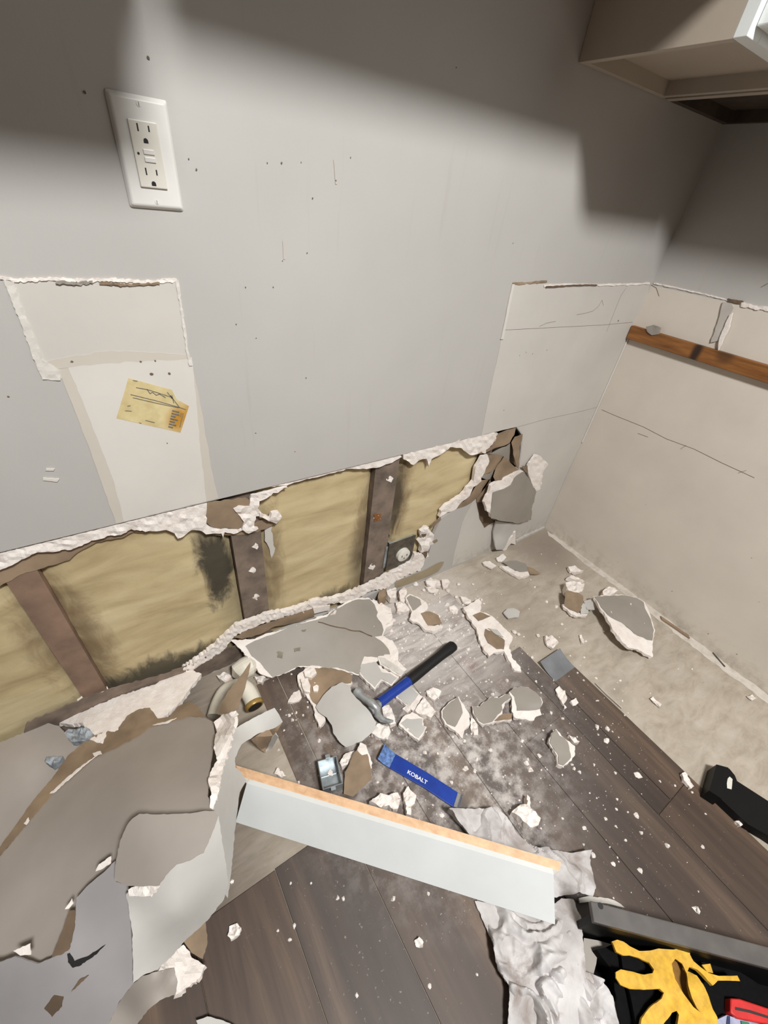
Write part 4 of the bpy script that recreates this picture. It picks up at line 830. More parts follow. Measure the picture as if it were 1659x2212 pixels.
shard('drywall_strip', 'bent pale grey drywall strip reaching over the pipe from the pile', zL4,
      paint=[(500, 1578), (545, 1552), (593, 1529), (611, 1559), (596, 1571), (555, 1586), (522, 1608), (508, 1637), (509, 1658), (521, 1668), (532, 1686), (518, 1712), (508, 1790), (500, 1880), (492, 1940), (478, 1920), (468, 1840), (462, 1760), (459, 1745), (475, 1680), (490, 1605)], pm='paint_cool', thick=.006)
shard('drywall_piece', 'brown cone shaped paper curl beside the pipe opening', [(560, 1590, .10), (572, 1620, .02), (606, 1565, .12)], brown=X('R2', [(370, 1290), (450, 1235), (560, 1190), (612, 1158), (575, 1220), (540, 1260), (480, 1392), (420, 1350)]),
      extra=[('painted_face', X('R2', [(482, 1392), (520, 1300), (560, 1238), (585, 1262), (535, 1355)]), 'paint_cool', .002)])
zB = [(290, 1775, .29), (465, 1755, .31), (440, 1840, .31), (350, 1910, .295), (255, 1890, .265), (340, 1830, .30)]
shard('drywall_sheet', 'greige drywall sheet with wavy torn lower edge on top of pile', zB,
      paint=R1([(835, 925), (880, 895), (1010, 900), (1190, 895), (1290, 878), (1350, 880), (1372, 905), (1330, 1020), (1280, 1140), (1235, 1160), (1190, 1190), (1110, 1212), (1040, 1285), (1000, 1345), (890, 1348), (810, 1345), (725, 1310), (735, 1180), (760, 1060), (800, 970)]), pm='paint_warm', grid=16,
      core=R1([(800, 1370), (880, 1332), (990, 1345), (985, 1365), (940, 1410), (810, 1412)]), thick=.006)
zC = [(478, 1770, .285), (490, 1900, .20), (440, 2000, .14), (370, 2070, .14), (290, 2120, .17), (280, 1950, .24), (380, 1880, .28), (300, 2030, .21), (400, 1980, .22)]
shard('drywall_sheet', 'pale curved drywall sheet on the right side of pile', zC,
      paint=R1([(1372, 905), (1400, 1100), (1432, 1320), (1405, 1430), (1300, 1565), (1160, 1692), (1075, 1790), (990, 1868), (900, 1905), (835, 1955), (830, 1640), (800, 1440), (790, 1400), (900, 1330), (1000, 1290), (1110, 1180), (1250, 1100)]), pm='paint_cool', grid=16, thick=.006)
zD = [(160, 1960, .205), (240, 1880, .235), (280, 1950, .23), (285, 2120, .155), (240, 2212, .12), (0, 2090, .18), (0, 2212, .13), (140, 2080, .19)]
shard('drywall_sheet', 'cool grey creased drywall sheet at the bottom left corner', zD,
      paint=R1([(-200, 1840), (0, 1825), (90, 1790), (240, 1835), (330, 1795), (420, 1750), (465, 1600), (480, 1420), (560, 1335), (640, 1270), (722, 1190), (725, 1320), (800, 1345), (812, 1450), (825, 1700), (838, 1955), (740, 2085), (680, 2215), (640, 2300), (-200, 2300)]), pm='paint_mid', grid=16, thick=.006,
      extra=[('crease', R1([(425, 1770), (440, 1765), (470, 1815), (560, 1780), (665, 1710), (610, 1770), (500, 1845), (460, 1855), (430, 1820)]), 'slot', .002), ('crease', R1([(450, 2005), (500, 1930), (560, 1900), (500, 1960)]), 'dkbrown', .002), ('gypsum_core', R1([(610, 1250), (630, 1205), (705, 1155), (705, 1200), (640, 1240)]), 'gyps', .004),
             ('gypsum_core', R1([(95, 1745), (200, 1700), (205, 1770), (140, 1775)]), 'gyps', .004), ('gypsum_core', R1([(415, 1490), (460, 1420), (470, 1450), (440, 1485)]), 'gyps', .004), ('paper_backing', R1([(330, 1790), (390, 1650), (440, 1500), (480, 1495), (470, 1620), (440, 1740), (400, 1770)]), 'dkbrown', .003),
             ('stain', R1([(280, 2110), (340, 2030), (400, 2040), (390, 2100), (330, 2165)]), 'dkbrown', .001)])
shard('drywall_piece', 'brown grey drywall flake with white crumbled right rim at bottom of pile', [(330, 2100, .10), (380, 2120, .06), (250, 2212, .05), (420, 2060, .05)],
      core=R1([(1060, 1780), (1150, 1715), (1192, 1760), (1202, 1800), (1285, 1842), (1252, 1922), (1130, 2015), (1095, 2035), (1100, 1950), (1060, 1880), (985, 1890)]),
      paint=R1([(835, 1955), (900, 1905), (960, 1888), (1090, 1858), (1115, 1950), (1100, 2032), (1000, 2062), (930, 2120), (860, 2220), (680, 2220), (740, 2090)]), pm='paint_warm')
shard('drywall_piece', 'brown paper triangle sticking out under pale curved sheet', .05, brown=R1([(1150, 1690), (1290, 1565), (1302, 1700), (1272, 1805), (1200, 1765)]))

# ------------------------------------------------------------------ drain pipe elbow
def pipe():
    k = lambda u, v_, z: unp(*X('R2', [(u, v_)])[0], 2, z)
    pts = [k(90, 1110, .03), k(120, 1010, .035), k(170, 920, .045), k(250, 880, .055), k(320, 890, .055), k(365, 950, .048), k(395, 1020, .045)]
    P = [np.array(p) for p in pts]; sm = []
    for i in range(len(P) - 1):
        p0, p1, p2, p3 = P[max(i - 1, 0)], P[i], P[i + 1], P[min(i + 2, len(P) - 1)]
        for j in range(4):
            s = j / 4; sm.append(.5 * ((2 * p1) + (-p0 + p2) * s + (2 * p0 - 5 * p1 + 4 * p2 - p3) * s * s + (-p0 + 3 * p1 - 3 * p2 + p3) * s ** 3))
    sm.append(P[-1])
    r0 = empty('drain_pipe', (P[3][0], P[3][1], 0), 'white curved drain pipe elbow with brass rimmed end by the wall', 'pipe')
    mk('elbow', *tube(sm, .021, 20), 'pvc', r0, True)
    d = P[-1] - P[-2]; d /= np.linalg.norm(d)
    e = P[-1]
    mk('brass_ring', *tube([e - d * .006, e + d * .002, e + d * .006], [.0235, .0245, .023], 24), 'brass', r0, True)
    mk('bore', *tube([e + d * .0055, e + d * .0068], .0185, 20), 'hole', r0)
    c = k(312, 735, .04)
    n = mk('pipe_cap', *tube([c + np.array([-.022, -.004, -.012]), c + np.array([-.016, -.002, 0]), c, c + np.array([.018, 0, .002]), c + np.array([.026, .002, -.004]), c + np.array([.03, .002, -.008])], [.014, .026, .03, .03, .024, .01], 20), 'pvc')
    tag(n, 'white round plastic pipe cap lying at the wall base', 'pipe cap')
pipe()
lump(X('R2', [(395, 795), (440, 785), (482, 800), (455, 845), (415, 835)]), .02, 'small white plaster lump below the pipe cap')
lump(X('R2', [(100, 790), (160, 765), (215, 790), (230, 830), (180, 860), (120, 820)]), .02, 'white plaster chunk left of the pipe cap')

# ------------------------------------------------------------------ hammer
def hammer():
    a = unp(981, 1393, 2, .035); b = unp(884, 1470, 2, .042); c = unp(820, 1518, 2, .045); hd = unp(800, 1536, 2, .046)
    r0 = empty('hammer', (b[0], b[1], 0), 'hammer with black and blue handle lying on plaster rubble', 'hammer')
    ax = (c - a) / np.linalg.norm(c - a)
    def loft(p, q, prof):
        V, F_ = [], []; n = 16
        t_ = (q - p) / np.linalg.norm(q - p); side = np.cross(t_, (0, 0, 1.0)); side /= np.linalg.norm(side); up = np.cross(side, t_)
        for s, ra, rb in prof:
            for k in range(n):
                w = 2 * math.pi * k / n; V.append(p + (q - p) * s + side * ra * math.cos(w) + up * rb * math.sin(w))
        m = len(prof)
        for i in range(m - 1):
            for k in range(n): F_.append((i * n + k, i * n + (k + 1) % n, (i + 1) * n + (k + 1) % n, (i + 1) * n + k))
        F_ += [tuple(range(n))[::-1], tuple(range((m - 1) * n, m * n))]
        return V, F_
    mk('grip', *loft(a, b, [(0, .013, .010), (.03, .0175, .014), (.12, .018, .0145), (.3, .0155, .013), (.6, .015, .013), (.9, .016, .0135), (1, .0155, .013)]), 'black', r0, True)
    mk('grip_end', *loft(a - ax * .002, a + ax * .001, [(0, .009, .007), (.6, .0122, .0095), (1, .012, .0095)]), 'blue', r0, True)
    mk('handle', *loft(b, c, [(0, .0145, .012), (.3, .014, .0115), (.7, .0135, .011), (1, .0145, .011)]), 'blue', r0, True)
    mk('neck', *loft(c, hd, [(0, .011, .0085), (1, .012, .009)]), 'steel', r0, True)
    k = lambda u, v_, z: unp(*X('D3', [(u, v_)])[0], 2, z)
    hp = [k(760, 1335, .052), k(800, 1370, .052), k(850, 1420, .046), k(850, 1480, .036), k(900, 1530, .026), k(960, 1550, .022), k(1020, 1555, .020)]
    mk('claw', *tube(hp, [.010, .013, .0125, .010, .009, .007, .004], 12), 'steel', r0, True)
    fp = [k(770, 1345, .052), k(730, 1320, .050), k(690, 1290, .048), k(660, 1260, .046), k(630, 1235, .045)]
    mk('striking_face', *tube(fp, [.011, .0105, .010, .0145, .0145], 16), 'steel', r0, True)
hammer()

# ------------------------------------------------------------------ flat pry bar with lettering
def prybar():
    p = [unp(807, 1630, 2, .020), unp(832, 1658, 2, .011), unp(852, 1668, 2, .010), unp(978, 1742, 2, .012), unp(990, 1756, 2, .022)]
    r0 = empty('pry_bar', (p[2][0], p[2][1], 0), 'blue flat pry bar with white lettering on the planks', 'pry bar')
    e0, e1 = unp(852, 1668, 2, .011), unp(976, 1741, 2, .012)
    # true width direction from the picture edges
    w_ = unp(868, 1635, 2, .011) - unp(852, 1668, 2, .011)
    d = (e1 - e0) / np.linalg.norm(e1 - e0); w_ -= d * w_.dot(d); n = np.cross(d, w_); n /= np.linalg.norm(n)
    if n[2] < 0: n = -n
    hw = .0185; wd_ = w_ / np.linalg.norm(w_)
    c0 = unp(860, 1650, 2, .011); c1 = unp(984, 1727, 2, .012)
    def bar(path, ws, th, mat, name):
        V, F_ = [], []
        for (q, w) in zip(path, ws):
            for sx, sz in ((-1, 0), (1, 0), (1, -1), (-1, -1)): V.append(q + wd_ * sx * w + n * sz * th)
        for i in range(len(path) - 1):
            for k in range(4): F_.append((i * 4 + k, i * 4 + (k + 1) % 4, (i + 1) * 4 + (k + 1) % 4, (i + 1) * 4 + k))
        F_ += [(3, 2, 1, 0), tuple(range(len(path) * 4 - 4, len(path) * 4))]
        o = mk(name, V, F_, mat, r0); bevel(o, .0012, 2); return o
    L = np.linalg.norm(c1 - c0)
    s0 = c0 + d * .0
    bar([s0 - d * .015, s0 + d * L * .5, c1], [hw * 1.02, hw * .95, hw * .95], .005, 'blue', 'bar')
    bar([s0 - d * .050 + n * .016, s0 - d * .034 + n * .006, s0 - d * .0151], [hw * 1.1, hw * 1.08, hw * 1.02], .005, 'bluedust', 'pry_end')
    bar([c1, c1 + d * .008 + n * .003, c1 + d * .013 + n * .012], [hw * .9, hw * .85, hw * .8], .005, 'steel', 'hook_end')
    cu = bpy.data.curves.new('lettering', 'FONT'); cu.body = 'KOBALT'; cu.size = .0135; cu.align_x = 'CENTER'; cu.align_y = 'CENTER'; cu.offset = .0003
    tmp = bpy.data.objects.new('lettering_tmp', cu); C.objects.link(tmp)
    me = bpy.data.meshes.new_from_object(tmp); bpy.data.objects.remove(tmp)
    yv = np.cross(n, d)
    mid = unp(900, 1682, 2, .012); mid = c0 + d * ((mid - c0).dot(d)) + yv * (mid - c0).dot(yv) * .6 + n * .0007
    vs = [mid + d * v_.co.x * 1.05 + yv * v_.co.y * .92 for v_ in me.vertices]
    mk('lettering', vs, [tuple(q.vertices) for q in me.polygons], 'letter', r0)
prybar()

# ------------------------------------------------------------------ galvanised device box
def sbox():
    k = lambda u, v_, z: unp(*X('R5', [(u, v_)])[0], 2, z)
    h = .044
    A, B, Cc, D = k(742, 232, h), k(890, 188, h), k(950, 418, h), k(785, 455, h)
    e1 = B - A; e2 = D - A; e2 = e2 - e1 * (e2.dot(e1) / e1.dot(e1)) * .0
    r0 = empty('device_box', (A[0], A[1], 0), 'open galvanised steel device box left of the pry bar', 'electrical box')
    th = .0016; dn = np.array([0, 0, -(h - .006)])
    u1 = e1 / np.linalg.norm(e1) * th; u2 = e2 / np.linalg.norm(e2) * th
    mk('shell', *join(obox(A, e1, u2, dn), obox(D - u2, e1, u2, dn), obox(A + u2, u1, e2 - 2 * u2, dn), obox(B - u1 + u2, u1, e2 - 2 * u2, dn), obox(A + dn, e1, e2, (0, 0, th))), 'galv', r0)
    for base, s in ((A + e1 * .55, -1), (D + e1 * .5, 1)):
        o = mk('mounting_ear', *obox(base - e1 * .12, e1 * .24, u2 * 5 * s, (0, 0, th)), 'galv', r0)
    mk('divider_rib', *obox(A + e2 * .38 + dn + np.array([0, 0, th]), e1, u2, (0, 0, .003)), 'galv', r0)
    lump(X('R5', [(820, 330), (840, 290), (860, 310), (862, 345), (835, 340)]), .012, 'small plaster crumb inside the steel device box', .002)
sbox()

# ------------------------------------------------------------------ white board with raw wood edge
def board():
    tl, tr = unp(533, 1692, 2, .10), unp(1196, 1889, 2, .165)
    bl, br = unp(509, 1776, 2, .012), unp(1199, 1997, 2, .080)
    wl, wr_ = unp(510, 1655, 2, .102), unp(1211, 1868, 2, .127)
    r0 = empty('white_board', ((bl[0] + br[0]) / 2, (bl[1] + br[1]) / 2, 0), 'long white painted board with raw wood top edge lying across the rags', 'board')
    def quadprism(a, b, c, d, dep, mat, name):
        a, b, c, d = (np.array(q) for q in (a, b, c, d)); dep = np.array(dep)
        o = mk(name, [a, b, c, d, a + dep, b + dep, c + dep, d + dep], [(0, 1, 2, 3), (7, 6, 5, 4), (0, 4, 5, 1), (1, 5, 6, 2), (2, 6, 7, 3), (3, 7, 4, 0)], mat, r0)
        import bmesh
        bm = bmesh.new(); bm.from_mesh(o.data); bmesh.ops.recalc_face_normals(bm, faces=bm.faces); bm.to_mesh(o.data); bm.free()
        return o
    # face normal away from the camera
    n = np.cross(br - bl, tl - bl); n /= np.linalg.norm(n)
    if n.dot(CAM - bl) > 0: n = -n
    bvl, bvr = unp(531, 1687, 2, .103), unp(1205, 1886, 2, .168)
    quadprism(bl, br, tr, tl, n * .012, 'white', 'board_face')
    t2l, t2r = unp(516, 1676, 2, .086), unp(1209, 1881, 2, .151)
    t1l, t1r = unp(509, 1653, 2, .090), unp(1212, 1862, 2, .155)
    quadprism(tl, tr, t2r, t2l, np.array([0, 0, -.012]), 'white', 'bevelled_edge')
    quadprism(t2l, t2r, t1r, t1l, np.array([0, 0, -.014]), 'rawwood', 'wood_edge')
    V, F_ = strokes([], 2, .1, .001)
    for x, y in ((578, 1678), (962, 1794)): 
        p = unp(x, y, 2, (.0895) + .064 * (x - 530) / 660); k = mk('nail_hole', *tube([p + np.array([0, 0, -.002]), p + np.array([0, 0, .0008])], .0014, 8), 'slot', r0)
board()

# ------------------------------------------------------------------ rags
def rag(poly, z, label, folds, sd, amp=.006, creases=()):
    CRS = [(np.array([unp(x, y, 2, .04)[:2] for x, y in L]), dp, w_) for L, dp, w_ in creases]
    CRS = [(L, dp * .5, w_ * .62) for L, dp, w_ in CRS]
    def bump(x, y, zz):
        p = Vector((x, y, sd)); w = noise.noise(p * 7) * .11 + noise.noise(p * 17) * .03
        s = 0.0
        for (ux, uy, fr, a) in folds: s += a * (.5 + .5 * math.sin((x * ux + y * uy + w) * fr + sd)) ** 1.6 * (.55 + .9 * abs(noise.noise(p * 5 + Vector((fr, 0, 0)))))
        s += .030 * (1 - abs(noise.noise(p * 9))) ** 4
        q = np.array((x, y))
        for L, dp, w_ in CRS:
            dm = 1.0
            for a, b in zip(L, L[1:]):
                ab = b - a; tt = min(1, max(0, (q - a).dot(ab) / ab.dot(ab))); dm = min(dm, float(np.linalg.norm(q - a - ab * tt)))
            s += -dp * math.exp(-(dm / w_) ** 2) + .45 * dp * math.exp(-((dm - 2.2 * w_) / (1.3 * w_)) ** 2)
        return s - .026 + amp * noise.fractal(p * 22 + Vector((0, sd, 0)), 1, 2, 3) + .004 * (1 - abs(noise.noise(p * 38))) ** 3 + .003 * (1 - abs(noise.noise(Vector((x * 70 + y * 30, y * 34, sd))))) ** 3
    return tag(flake('cotton_rag', poly, z, 'cloth', None, .004, 2, grid=3.6, step=5, amp=1.0, bump=bump), label, 'rag')
rag([(966, 1752), (1000, 1746), (1040, 1748), (1075, 1742), (1098, 1765), (1118, 1800), (1150, 1826), (1200, 1836), (1240, 1842), (1268, 1836), (1276, 1880), (1274, 1936), (1240, 1925), (1205, 1940), (1150, 1930), (1085, 1870), (1020, 1810)],
    [(990, 1760, .03), (1060, 1770, .045), (1090, 1760, .04), (1110, 1800, .02), (1150, 1840, .045), (1260, 1850, .02), (1270, 1930, .008), (1200, 1920, .03), (1100, 1860, .03)], 'crumpled white rag behind the right half of white board', [(1, .55, 46, .022), (-.4, 1, 62, .012)], 1.3, .008, [(R7([(300, 90), (312, 160), (320, 230)]), .022, .006), (R7([(320, 230), (380, 200), (430, 250), (470, 280)]), .016, .005), (R7([(200, 60), (170, 130), (160, 170)]), .010, .006), (R7([(460, 240), (520, 280), (560, 330)]), .014, .006), (R7([(250, 60), (290, 100), (350, 170)]), .012, .005), (R7([(600, 300), (640, 380), (700, 450)]), .008, .008)])
rag([(1026, 1945), (1060, 1948), (1120, 1950), (1199, 1950), (1212, 1938), (1238, 1940), (1256, 1985), (1262, 2040), (1268, 2100), (1300, 2112), (1322, 2150), (1338, 2230), (1345, 2300), (1090, 2300), (1098, 2200), (1100, 2130), (1075, 2095), (1065, 2040), (1045, 1990)],
    [(1030, 1950, .015), (1120, 1970, .02), (1120, 2010, .035), (1195, 1960, .03), (1240, 1960, .055), (1230, 2050, .06), (1160, 2080, .05), (1080, 2090, .02), (1110, 2140, .04), (1180, 2150, .055), (1260, 2180, .05), (1330, 2200, .03), (1100, 2212, .03)], 'large soiled white rag heap below the white board', [(.9, -.6, 36, .014), (.3, 1, 44, .010), (-.7, .8, 90, .006)], 4.1, .010, [(R7([(230, 550), (225, 650), (250, 780), (285, 900)]), .016, .006), (R7([(270, 880), (350, 940), (420, 960), (500, 920), (560, 870), (640, 850)]), .026, .007), (R7([(330, 960), (345, 1060), (340, 1190)]), .012, .006), (R7([(430, 960), (490, 1040), (540, 1120), (570, 1230)]), .022, .006), (R7([(520, 920), (600, 1000), (660, 1100), (690, 1200)]), .022, .006), (R7([(600, 880), (680, 980), (740, 1080), (770, 1200)]), .018, .006), (R7([(660, 620), (650, 760), (690, 880), (750, 960)]), .018, .006), (R7([(830, 950), (770, 1000), (740, 1080)]), .016, .006), (R7([(370, 620), (430, 690), (520, 680), (560, 640)]), .018, .007), (R7([(330, 700), (420, 760), (520, 740), (640, 640)]), .010, .007), (R7([(400, 1080), (460, 1130), (470, 1200)]), .012, .005)])

# ------------------------------------------------------------------ tool tray, glove and other tools (bottom right)
D8 = lambda q: X('D8', q)
def tray():
    zt = .13
    k = lambda u, v_, z=zt: unp(*D8([(u, v_)])[0], 2, z)
    A, B = k(140, 100), k(1900, 560)
    d = (B - A) / np.linalg.norm(B - A); s = np.array([d[1], -d[0], 0]);
    if s.dot(CAM - A) < 0: s = -s
    L = .62; wd_ = .30; rim = .030
    r0 = empty('tool_tray', (A[0], A[1], 0), 'black open tool tray with grey metal rim at the bottom right corner', 'tool tray')
    up = np.array([0, 0, 1.0])
    o = mk('rim', *obox(A - up * .012, d * L, s * rim, up * .012), 'greyrim', r0); bevel(o, .002, 2)
    mk('back_wall', *obox(A + s * .018 - up * (zt - .001), d * L, s * .012, up * (zt - .0125)), 'blackpl', r0)
    mk('end_wall', *obox(A + s * .030 - up * (zt - .001), d * .012, s * (wd_ - .030), up * .03), 'blackpl', r0)
    mk('tray_floor', *obox(A + s * .030 + d * .012 - up * (zt - .001), d * (L - .012), s * (wd_ - .030), up * .006), 'blackfab', r0)
    mk('latch', *obox(A + d * .415 + s * .031 - up * .035, d * .05, s * .004, up * .035), 'maroon', r0)
    p = A + d * .018 + s * .004
    mk('bolt_hole', *tube([p - up * .002, p + up * .0006], .005, 12), 'slot', r0)
    return A, d, s
tA, tD, tS = tray()
tag(flake('tool_bag', D8([(190, 520), (300, 500), (640, 560), (900, 640), (1180, 560), (1300, 640), (1659, 860), (1800, 960), (1800, 1400), (420, 1400), (400, 1156), (330, 700), (250, 600)]), .055, 'blackfab', None, .045, 2, grid=16, step=14, amp=1.0, bump=fb(.004, 30)), 'black fabric tool bag under the yellow glove in the tray', 'tool bag')
flk = flake('paper_sheet', D8([(85, 420), (200, 440), (325, 475), (250, 510), (200, 560), (190, 640), (150, 800), (90, 700), (70, 560)]), .035, 'paint', None, .002, 2, grid=16, step=20, amp=.5)
tag(flk, 'grey paper corner between the rag and black bag', 'paper')
def glove():
    c = unp(*D8([(850, 750)])[0], 2, .08)
    z = [(x, y, h) for (x, y, h) in X('D8', [(360, 500, .085), (560, 560, .085), (400, 770, .085), (700, 800, .095), (800, 560, .10), (980, 520, .095), (880, 700, .085), (1050, 760, .10), (1180, 800, .09), (1400, 780, .085), (1100, 1000, .10), (900, 950, .105), (700, 1100, .085), (1200, 1120, .09), (950, 1000, .085)])]
    r0 = empty('work_glove', (c[0], c[1], .055), 'yellow and black work glove lying in the tool tray', 'glove')
    pal = [(325, 450), (370, 435), (420, 450), (480, 490), (560, 530), (650, 530), (720, 512), (850, 520), (960, 495), (998, 505), (990, 560), (1020, 620), (1090, 680), (1150, 720), (1230, 745), (1390, 742), (1420, 790), (1320, 785), (1230, 785), (1185, 828), (1120, 760), (1050, 690), (990, 665), (975, 700), (1050, 740), (1100, 820), (1150, 930), (1190, 1030), (1225, 1100),
           (1230, 1180), (1150, 1300), (1020, 1300), (880, 1180), (900, 1080), (880, 1045), (840, 1060), (750, 1170), (650, 1300), (540, 1300), (580, 1110), (660, 1010), (750, 940), (768, 890), (730, 855), (600, 862), (480, 855), (400, 820), (362, 760), (360, 710), (400, 688), (480, 705), (600, 735), (670, 725), (682, 690), (640, 630), (560, 590), (480, 568), (420, 570), (360, 540)]
    hol = [(835, 640), (870, 600), (930, 640), (965, 720), (975, 830), (1000, 920), (1050, 1020), (1080, 1055), (1020, 1010), (920, 880), (860, 780), (838, 700)]
    flake('palm_leather', D8(pal), z, 'yellow', r0, .006, 2, grid=7, step=7, amp=.4, bump=fb(.004, 28), holes=[D8(hol)])
    flake('fold', D8([(830, 630), (870, 590), (940, 635), (980, 720), (985, 830), (1010, 920), (1060, 1020), (1092, 1065), (1020, 1020), (915, 890), (850, 790), (828, 700)]), .075, 'yellowshade', r0, .002, 2, grid=10, step=9, amp=.3)
    flake('strap', D8([(1095, 650), (1165, 640), (1190, 720), (1140, 712)]), .082, 'yellow', r0, .003, 2, grid=10, step=10, amp=.3)
    flake('glove_back', D8([(400, 560), (700, 560), (980, 560), (1150, 740), (1420, 800), (1420, 900), (1250, 1300), (560, 1300), (480, 900), (420, 700)]), .068, 'blackfab', r0, .008, 2, grid=18, step=16, amp=.5)
glove()
def redtool():
    a = [(1340, 935), (1420, 940), (1659, 1020), (1800, 1070), (1800, 1230), (1659, 1160), (1400, 1110), (1338, 1060)]
    c = unp(*D8([(1500, 1030)])[0], 2, .07)
    r0 = empty('red_tool', (c[0], c[1], .056), 'red plastic tool case beside the yellow glove', 'tool')
    o = flake('case', D8(a), .085, 'red', r0, .028, 2, grid=22, step=30, amp=.2); bevel(o, .002)
    flake('groove', D8([(1380, 1010), (1500, 1035), (1800, 1130), (1800, 1150), (1500, 1060), (1380, 1035)]), .0856, 'maroon', r0, .001, 2, grid=22, step=30, amp=.4)
redtool()
r0 = empty('folded_cloth', tuple(unp(*D8([(1400, 1150)])[0], 2, .056)), 'pale blue striped cloth at the bottom edge below the red case', 'cloth')
flake('cloth', D8([(1225, 1120), (1300, 1080), (1400, 1112), (1600, 1160), (1660, 1300), (1200, 1300)]), .078, 'palecloth', r0, .02, 2, grid=14, step=14, amp=.8, bump=fb(.003, 40))
flake('stripe', D8([(1310, 1085), (1335, 1090), (1330, 1300), (1300, 1300)]), .0802, 'navy', r0, .004, 2, grid=14, step=14, amp=.5)
flake('stripe', D8([(1430, 1130), (1500, 1145), (1500, 1200), (1440, 1200)]), .0806, 'green', r0, .004, 2, grid=14, step=14, amp=.5)
tag(flake('torn_strip', D8([(40, 80), (130, 60), (290, 80), (350, 100), (400, 130), (432, 160), (380, 150), (280, 125), (130, 110), (50, 120)]), .012, 'bare', None, .006, 2, grid=10, step=8, amp=1.0), 'pale torn wood strip along far side of tool tray', 'wood strip')

# black bar tool by the right wall
def blackbar():
    c = unp(1600, 1740, 2, 0)
    r0 = empty('black_bar', (c[0], c[1], 0), 'black bar tool with square end and small white window on subfloor', 'tool')
    R8 = lambda q: X('R8', q)
    flake('bar', R8([(1355, 215), (1400, 270), (1418, 315), (1659, 470), (1900, 625), (1900, 900), (1659, 740), (1500, 650), (1285, 450), (1290, 400)]), .030, 'blackpl', r0, .028, 2, grid=20, step=40, amp=.2)
    flake('end_block', R8([(1258, 185), (1350, 210), (1355, 260), (1300, 455), (1200, 390)]), .045, 'blackpl', r0, .043, 2, grid=20, step=40, amp=.2)
    flake('window', R8([(1345, 295), (1360, 280), (1382, 300), (1375, 380), (1340, 370), (1338, 330)]), .0308, 'plate2', r0, .001, 2, grid=20, step=10, amp=.2)
blackbar()

# ------------------------------------------------------------------ plaster crumbs
rc = random.Random(11)
def crumb_geo(px, py, s, z0):
    c = unp(px, py, 2, z0); sc = .72 * s * np.linalg.norm(c - CAM) / F
    V = []
    for a in range(6):
        q = a * math.pi / 3 + rc.uniform(-.3, .3); rr = sc * rc.uniform(.6, 1.15)
        V.append(c + np.array([rr * math.cos(q), rr * math.sin(q), 0]))
    for a in range(4):
        q = a * math.pi / 2 + rc.uniform(-.4, .4); rr = sc * rc.uniform(.25, .6)
        V.append(c + np.array([rr * math.cos(q), rr * math.sin(q), sc * rc.uniform(.4, .9)]))
    F_ = [(5, 4, 3, 2, 1, 0), (6, 7, 8), (6, 8, 9)]
    m = [6, 6, 7, 8, 8, 9]
    for a in range(6):
        b = (a + 1) % 6; F_.append((a, b, m[b], m[a]) if m[a] != m[b] else (a, b, m[a]))
    return V, F_
CR = [(1035, 1395, 6), (1012, 1402, 6), (1020, 1350, 5), (1040, 1296, 5), (970, 1360, 6), (985, 1350, 5), (978, 1465, 5), (1048, 1430, 5), (1095, 1470, 6), (1050, 1472, 4), (1065, 1500, 6), (1073, 1508, 5), (1140, 1640, 4), (1128, 1600, 5), (918, 1625, 6), (945, 1628, 5), (1003, 1600, 5), (1005, 1660, 8), (1025, 1665, 6), (1145, 1662, 9), (1137, 1648, 7),
      (1165, 1632, 6), (1240, 1660, 5), (1252, 1668, 5), (1236, 1652, 4), (1378, 1674, 9), (1310, 1600, 8), (1312, 1574, 7), (1290, 1570, 6), (1215, 1552, 5), (1190, 1540, 6), (1288, 1465, 4), (1262, 1788, 6), (1309, 1769, 5), (1385, 1799, 5), (1442, 1827, 7), (1505, 1965, 8), (1519, 1830, 4), (1329, 1670, 4), (1375, 1762, 7), (1283, 1848, 6), (1325, 1866, 5), (1351, 1815, 4), (1383, 1880, 6),
      (1202, 1310, 6), (1180, 1300, 5), (1214, 1348, 5), (1150, 1420, 5), (1120, 1370, 6), (1162, 1373, 7), (1110, 1365, 8), (1155, 1268, 4), (1022, 1262, 4), (1265, 1385, 4), (1262, 1420, 4), (1340, 1470, 4), (1000, 1330, 5), (950, 1300, 6), (845, 1362, 7), (838, 1410, 6), (690, 1485, 6), (625, 1545, 5), (640, 1540, 5), (632, 1556, 6), (665, 1528, 4), (655, 1545, 4), (690, 1600, 6), (575, 1620, 4), (602, 1620, 4),
      (645, 1690, 4), (860, 1735, 5), (870, 1692, 4), (815, 1690, 4), (800, 1672, 4), (930, 1685, 8), (955, 1760, 6), (975, 1690, 5), (1060, 1620, 6), (1030, 1640, 5), (730, 1940, 5), (742, 1942, 5), (850, 1942, 6), (636, 2000, 5), (625, 2030, 5), (628, 1908, 3), (770, 2150, 4), (928, 2130, 4), (1030, 2105, 3), (672, 1908, 3), (925, 1930, 4), (600, 2010, 3), (500, 1905, 5), (492, 1912, 4)]
CR += [(850, 1268, 9), (872, 1276, 11), (898, 1262, 10), (925, 1256, 9), (948, 1262, 8), (968, 1276, 8), (880, 1306, 9), (862, 1322, 10), (850, 1340, 9), (915, 1275, 7), (965, 1306, 9), (985, 1290, 7), (945, 1330, 9), (872, 1345, 7), (990, 1262, 6)]
LM = {'the rolled chunk': (915, 1298), 'the butt of the hammer handle': (985, 1385), 'the pry bar': (890, 1690), 'the steel device box': (715, 1675), 'the middle of the white board': (850, 1830), 'the upright grey scrap': (1215, 1620), 'the black bar tool': (1560, 1700), 'the upper rag': (1200, 1790),
      'the thick grey chunk': (1130, 1515), 'the curled plank end': (1205, 1440), 'the large slab': (700, 1390), 'the pale oval flake': (1110, 1322), 'the grey metal tray rim': (1420, 1990), 'the bent pale strip': (560, 1600), 'the pile of sheets': (470, 1900), 'the lower rag': (1080, 2030)}
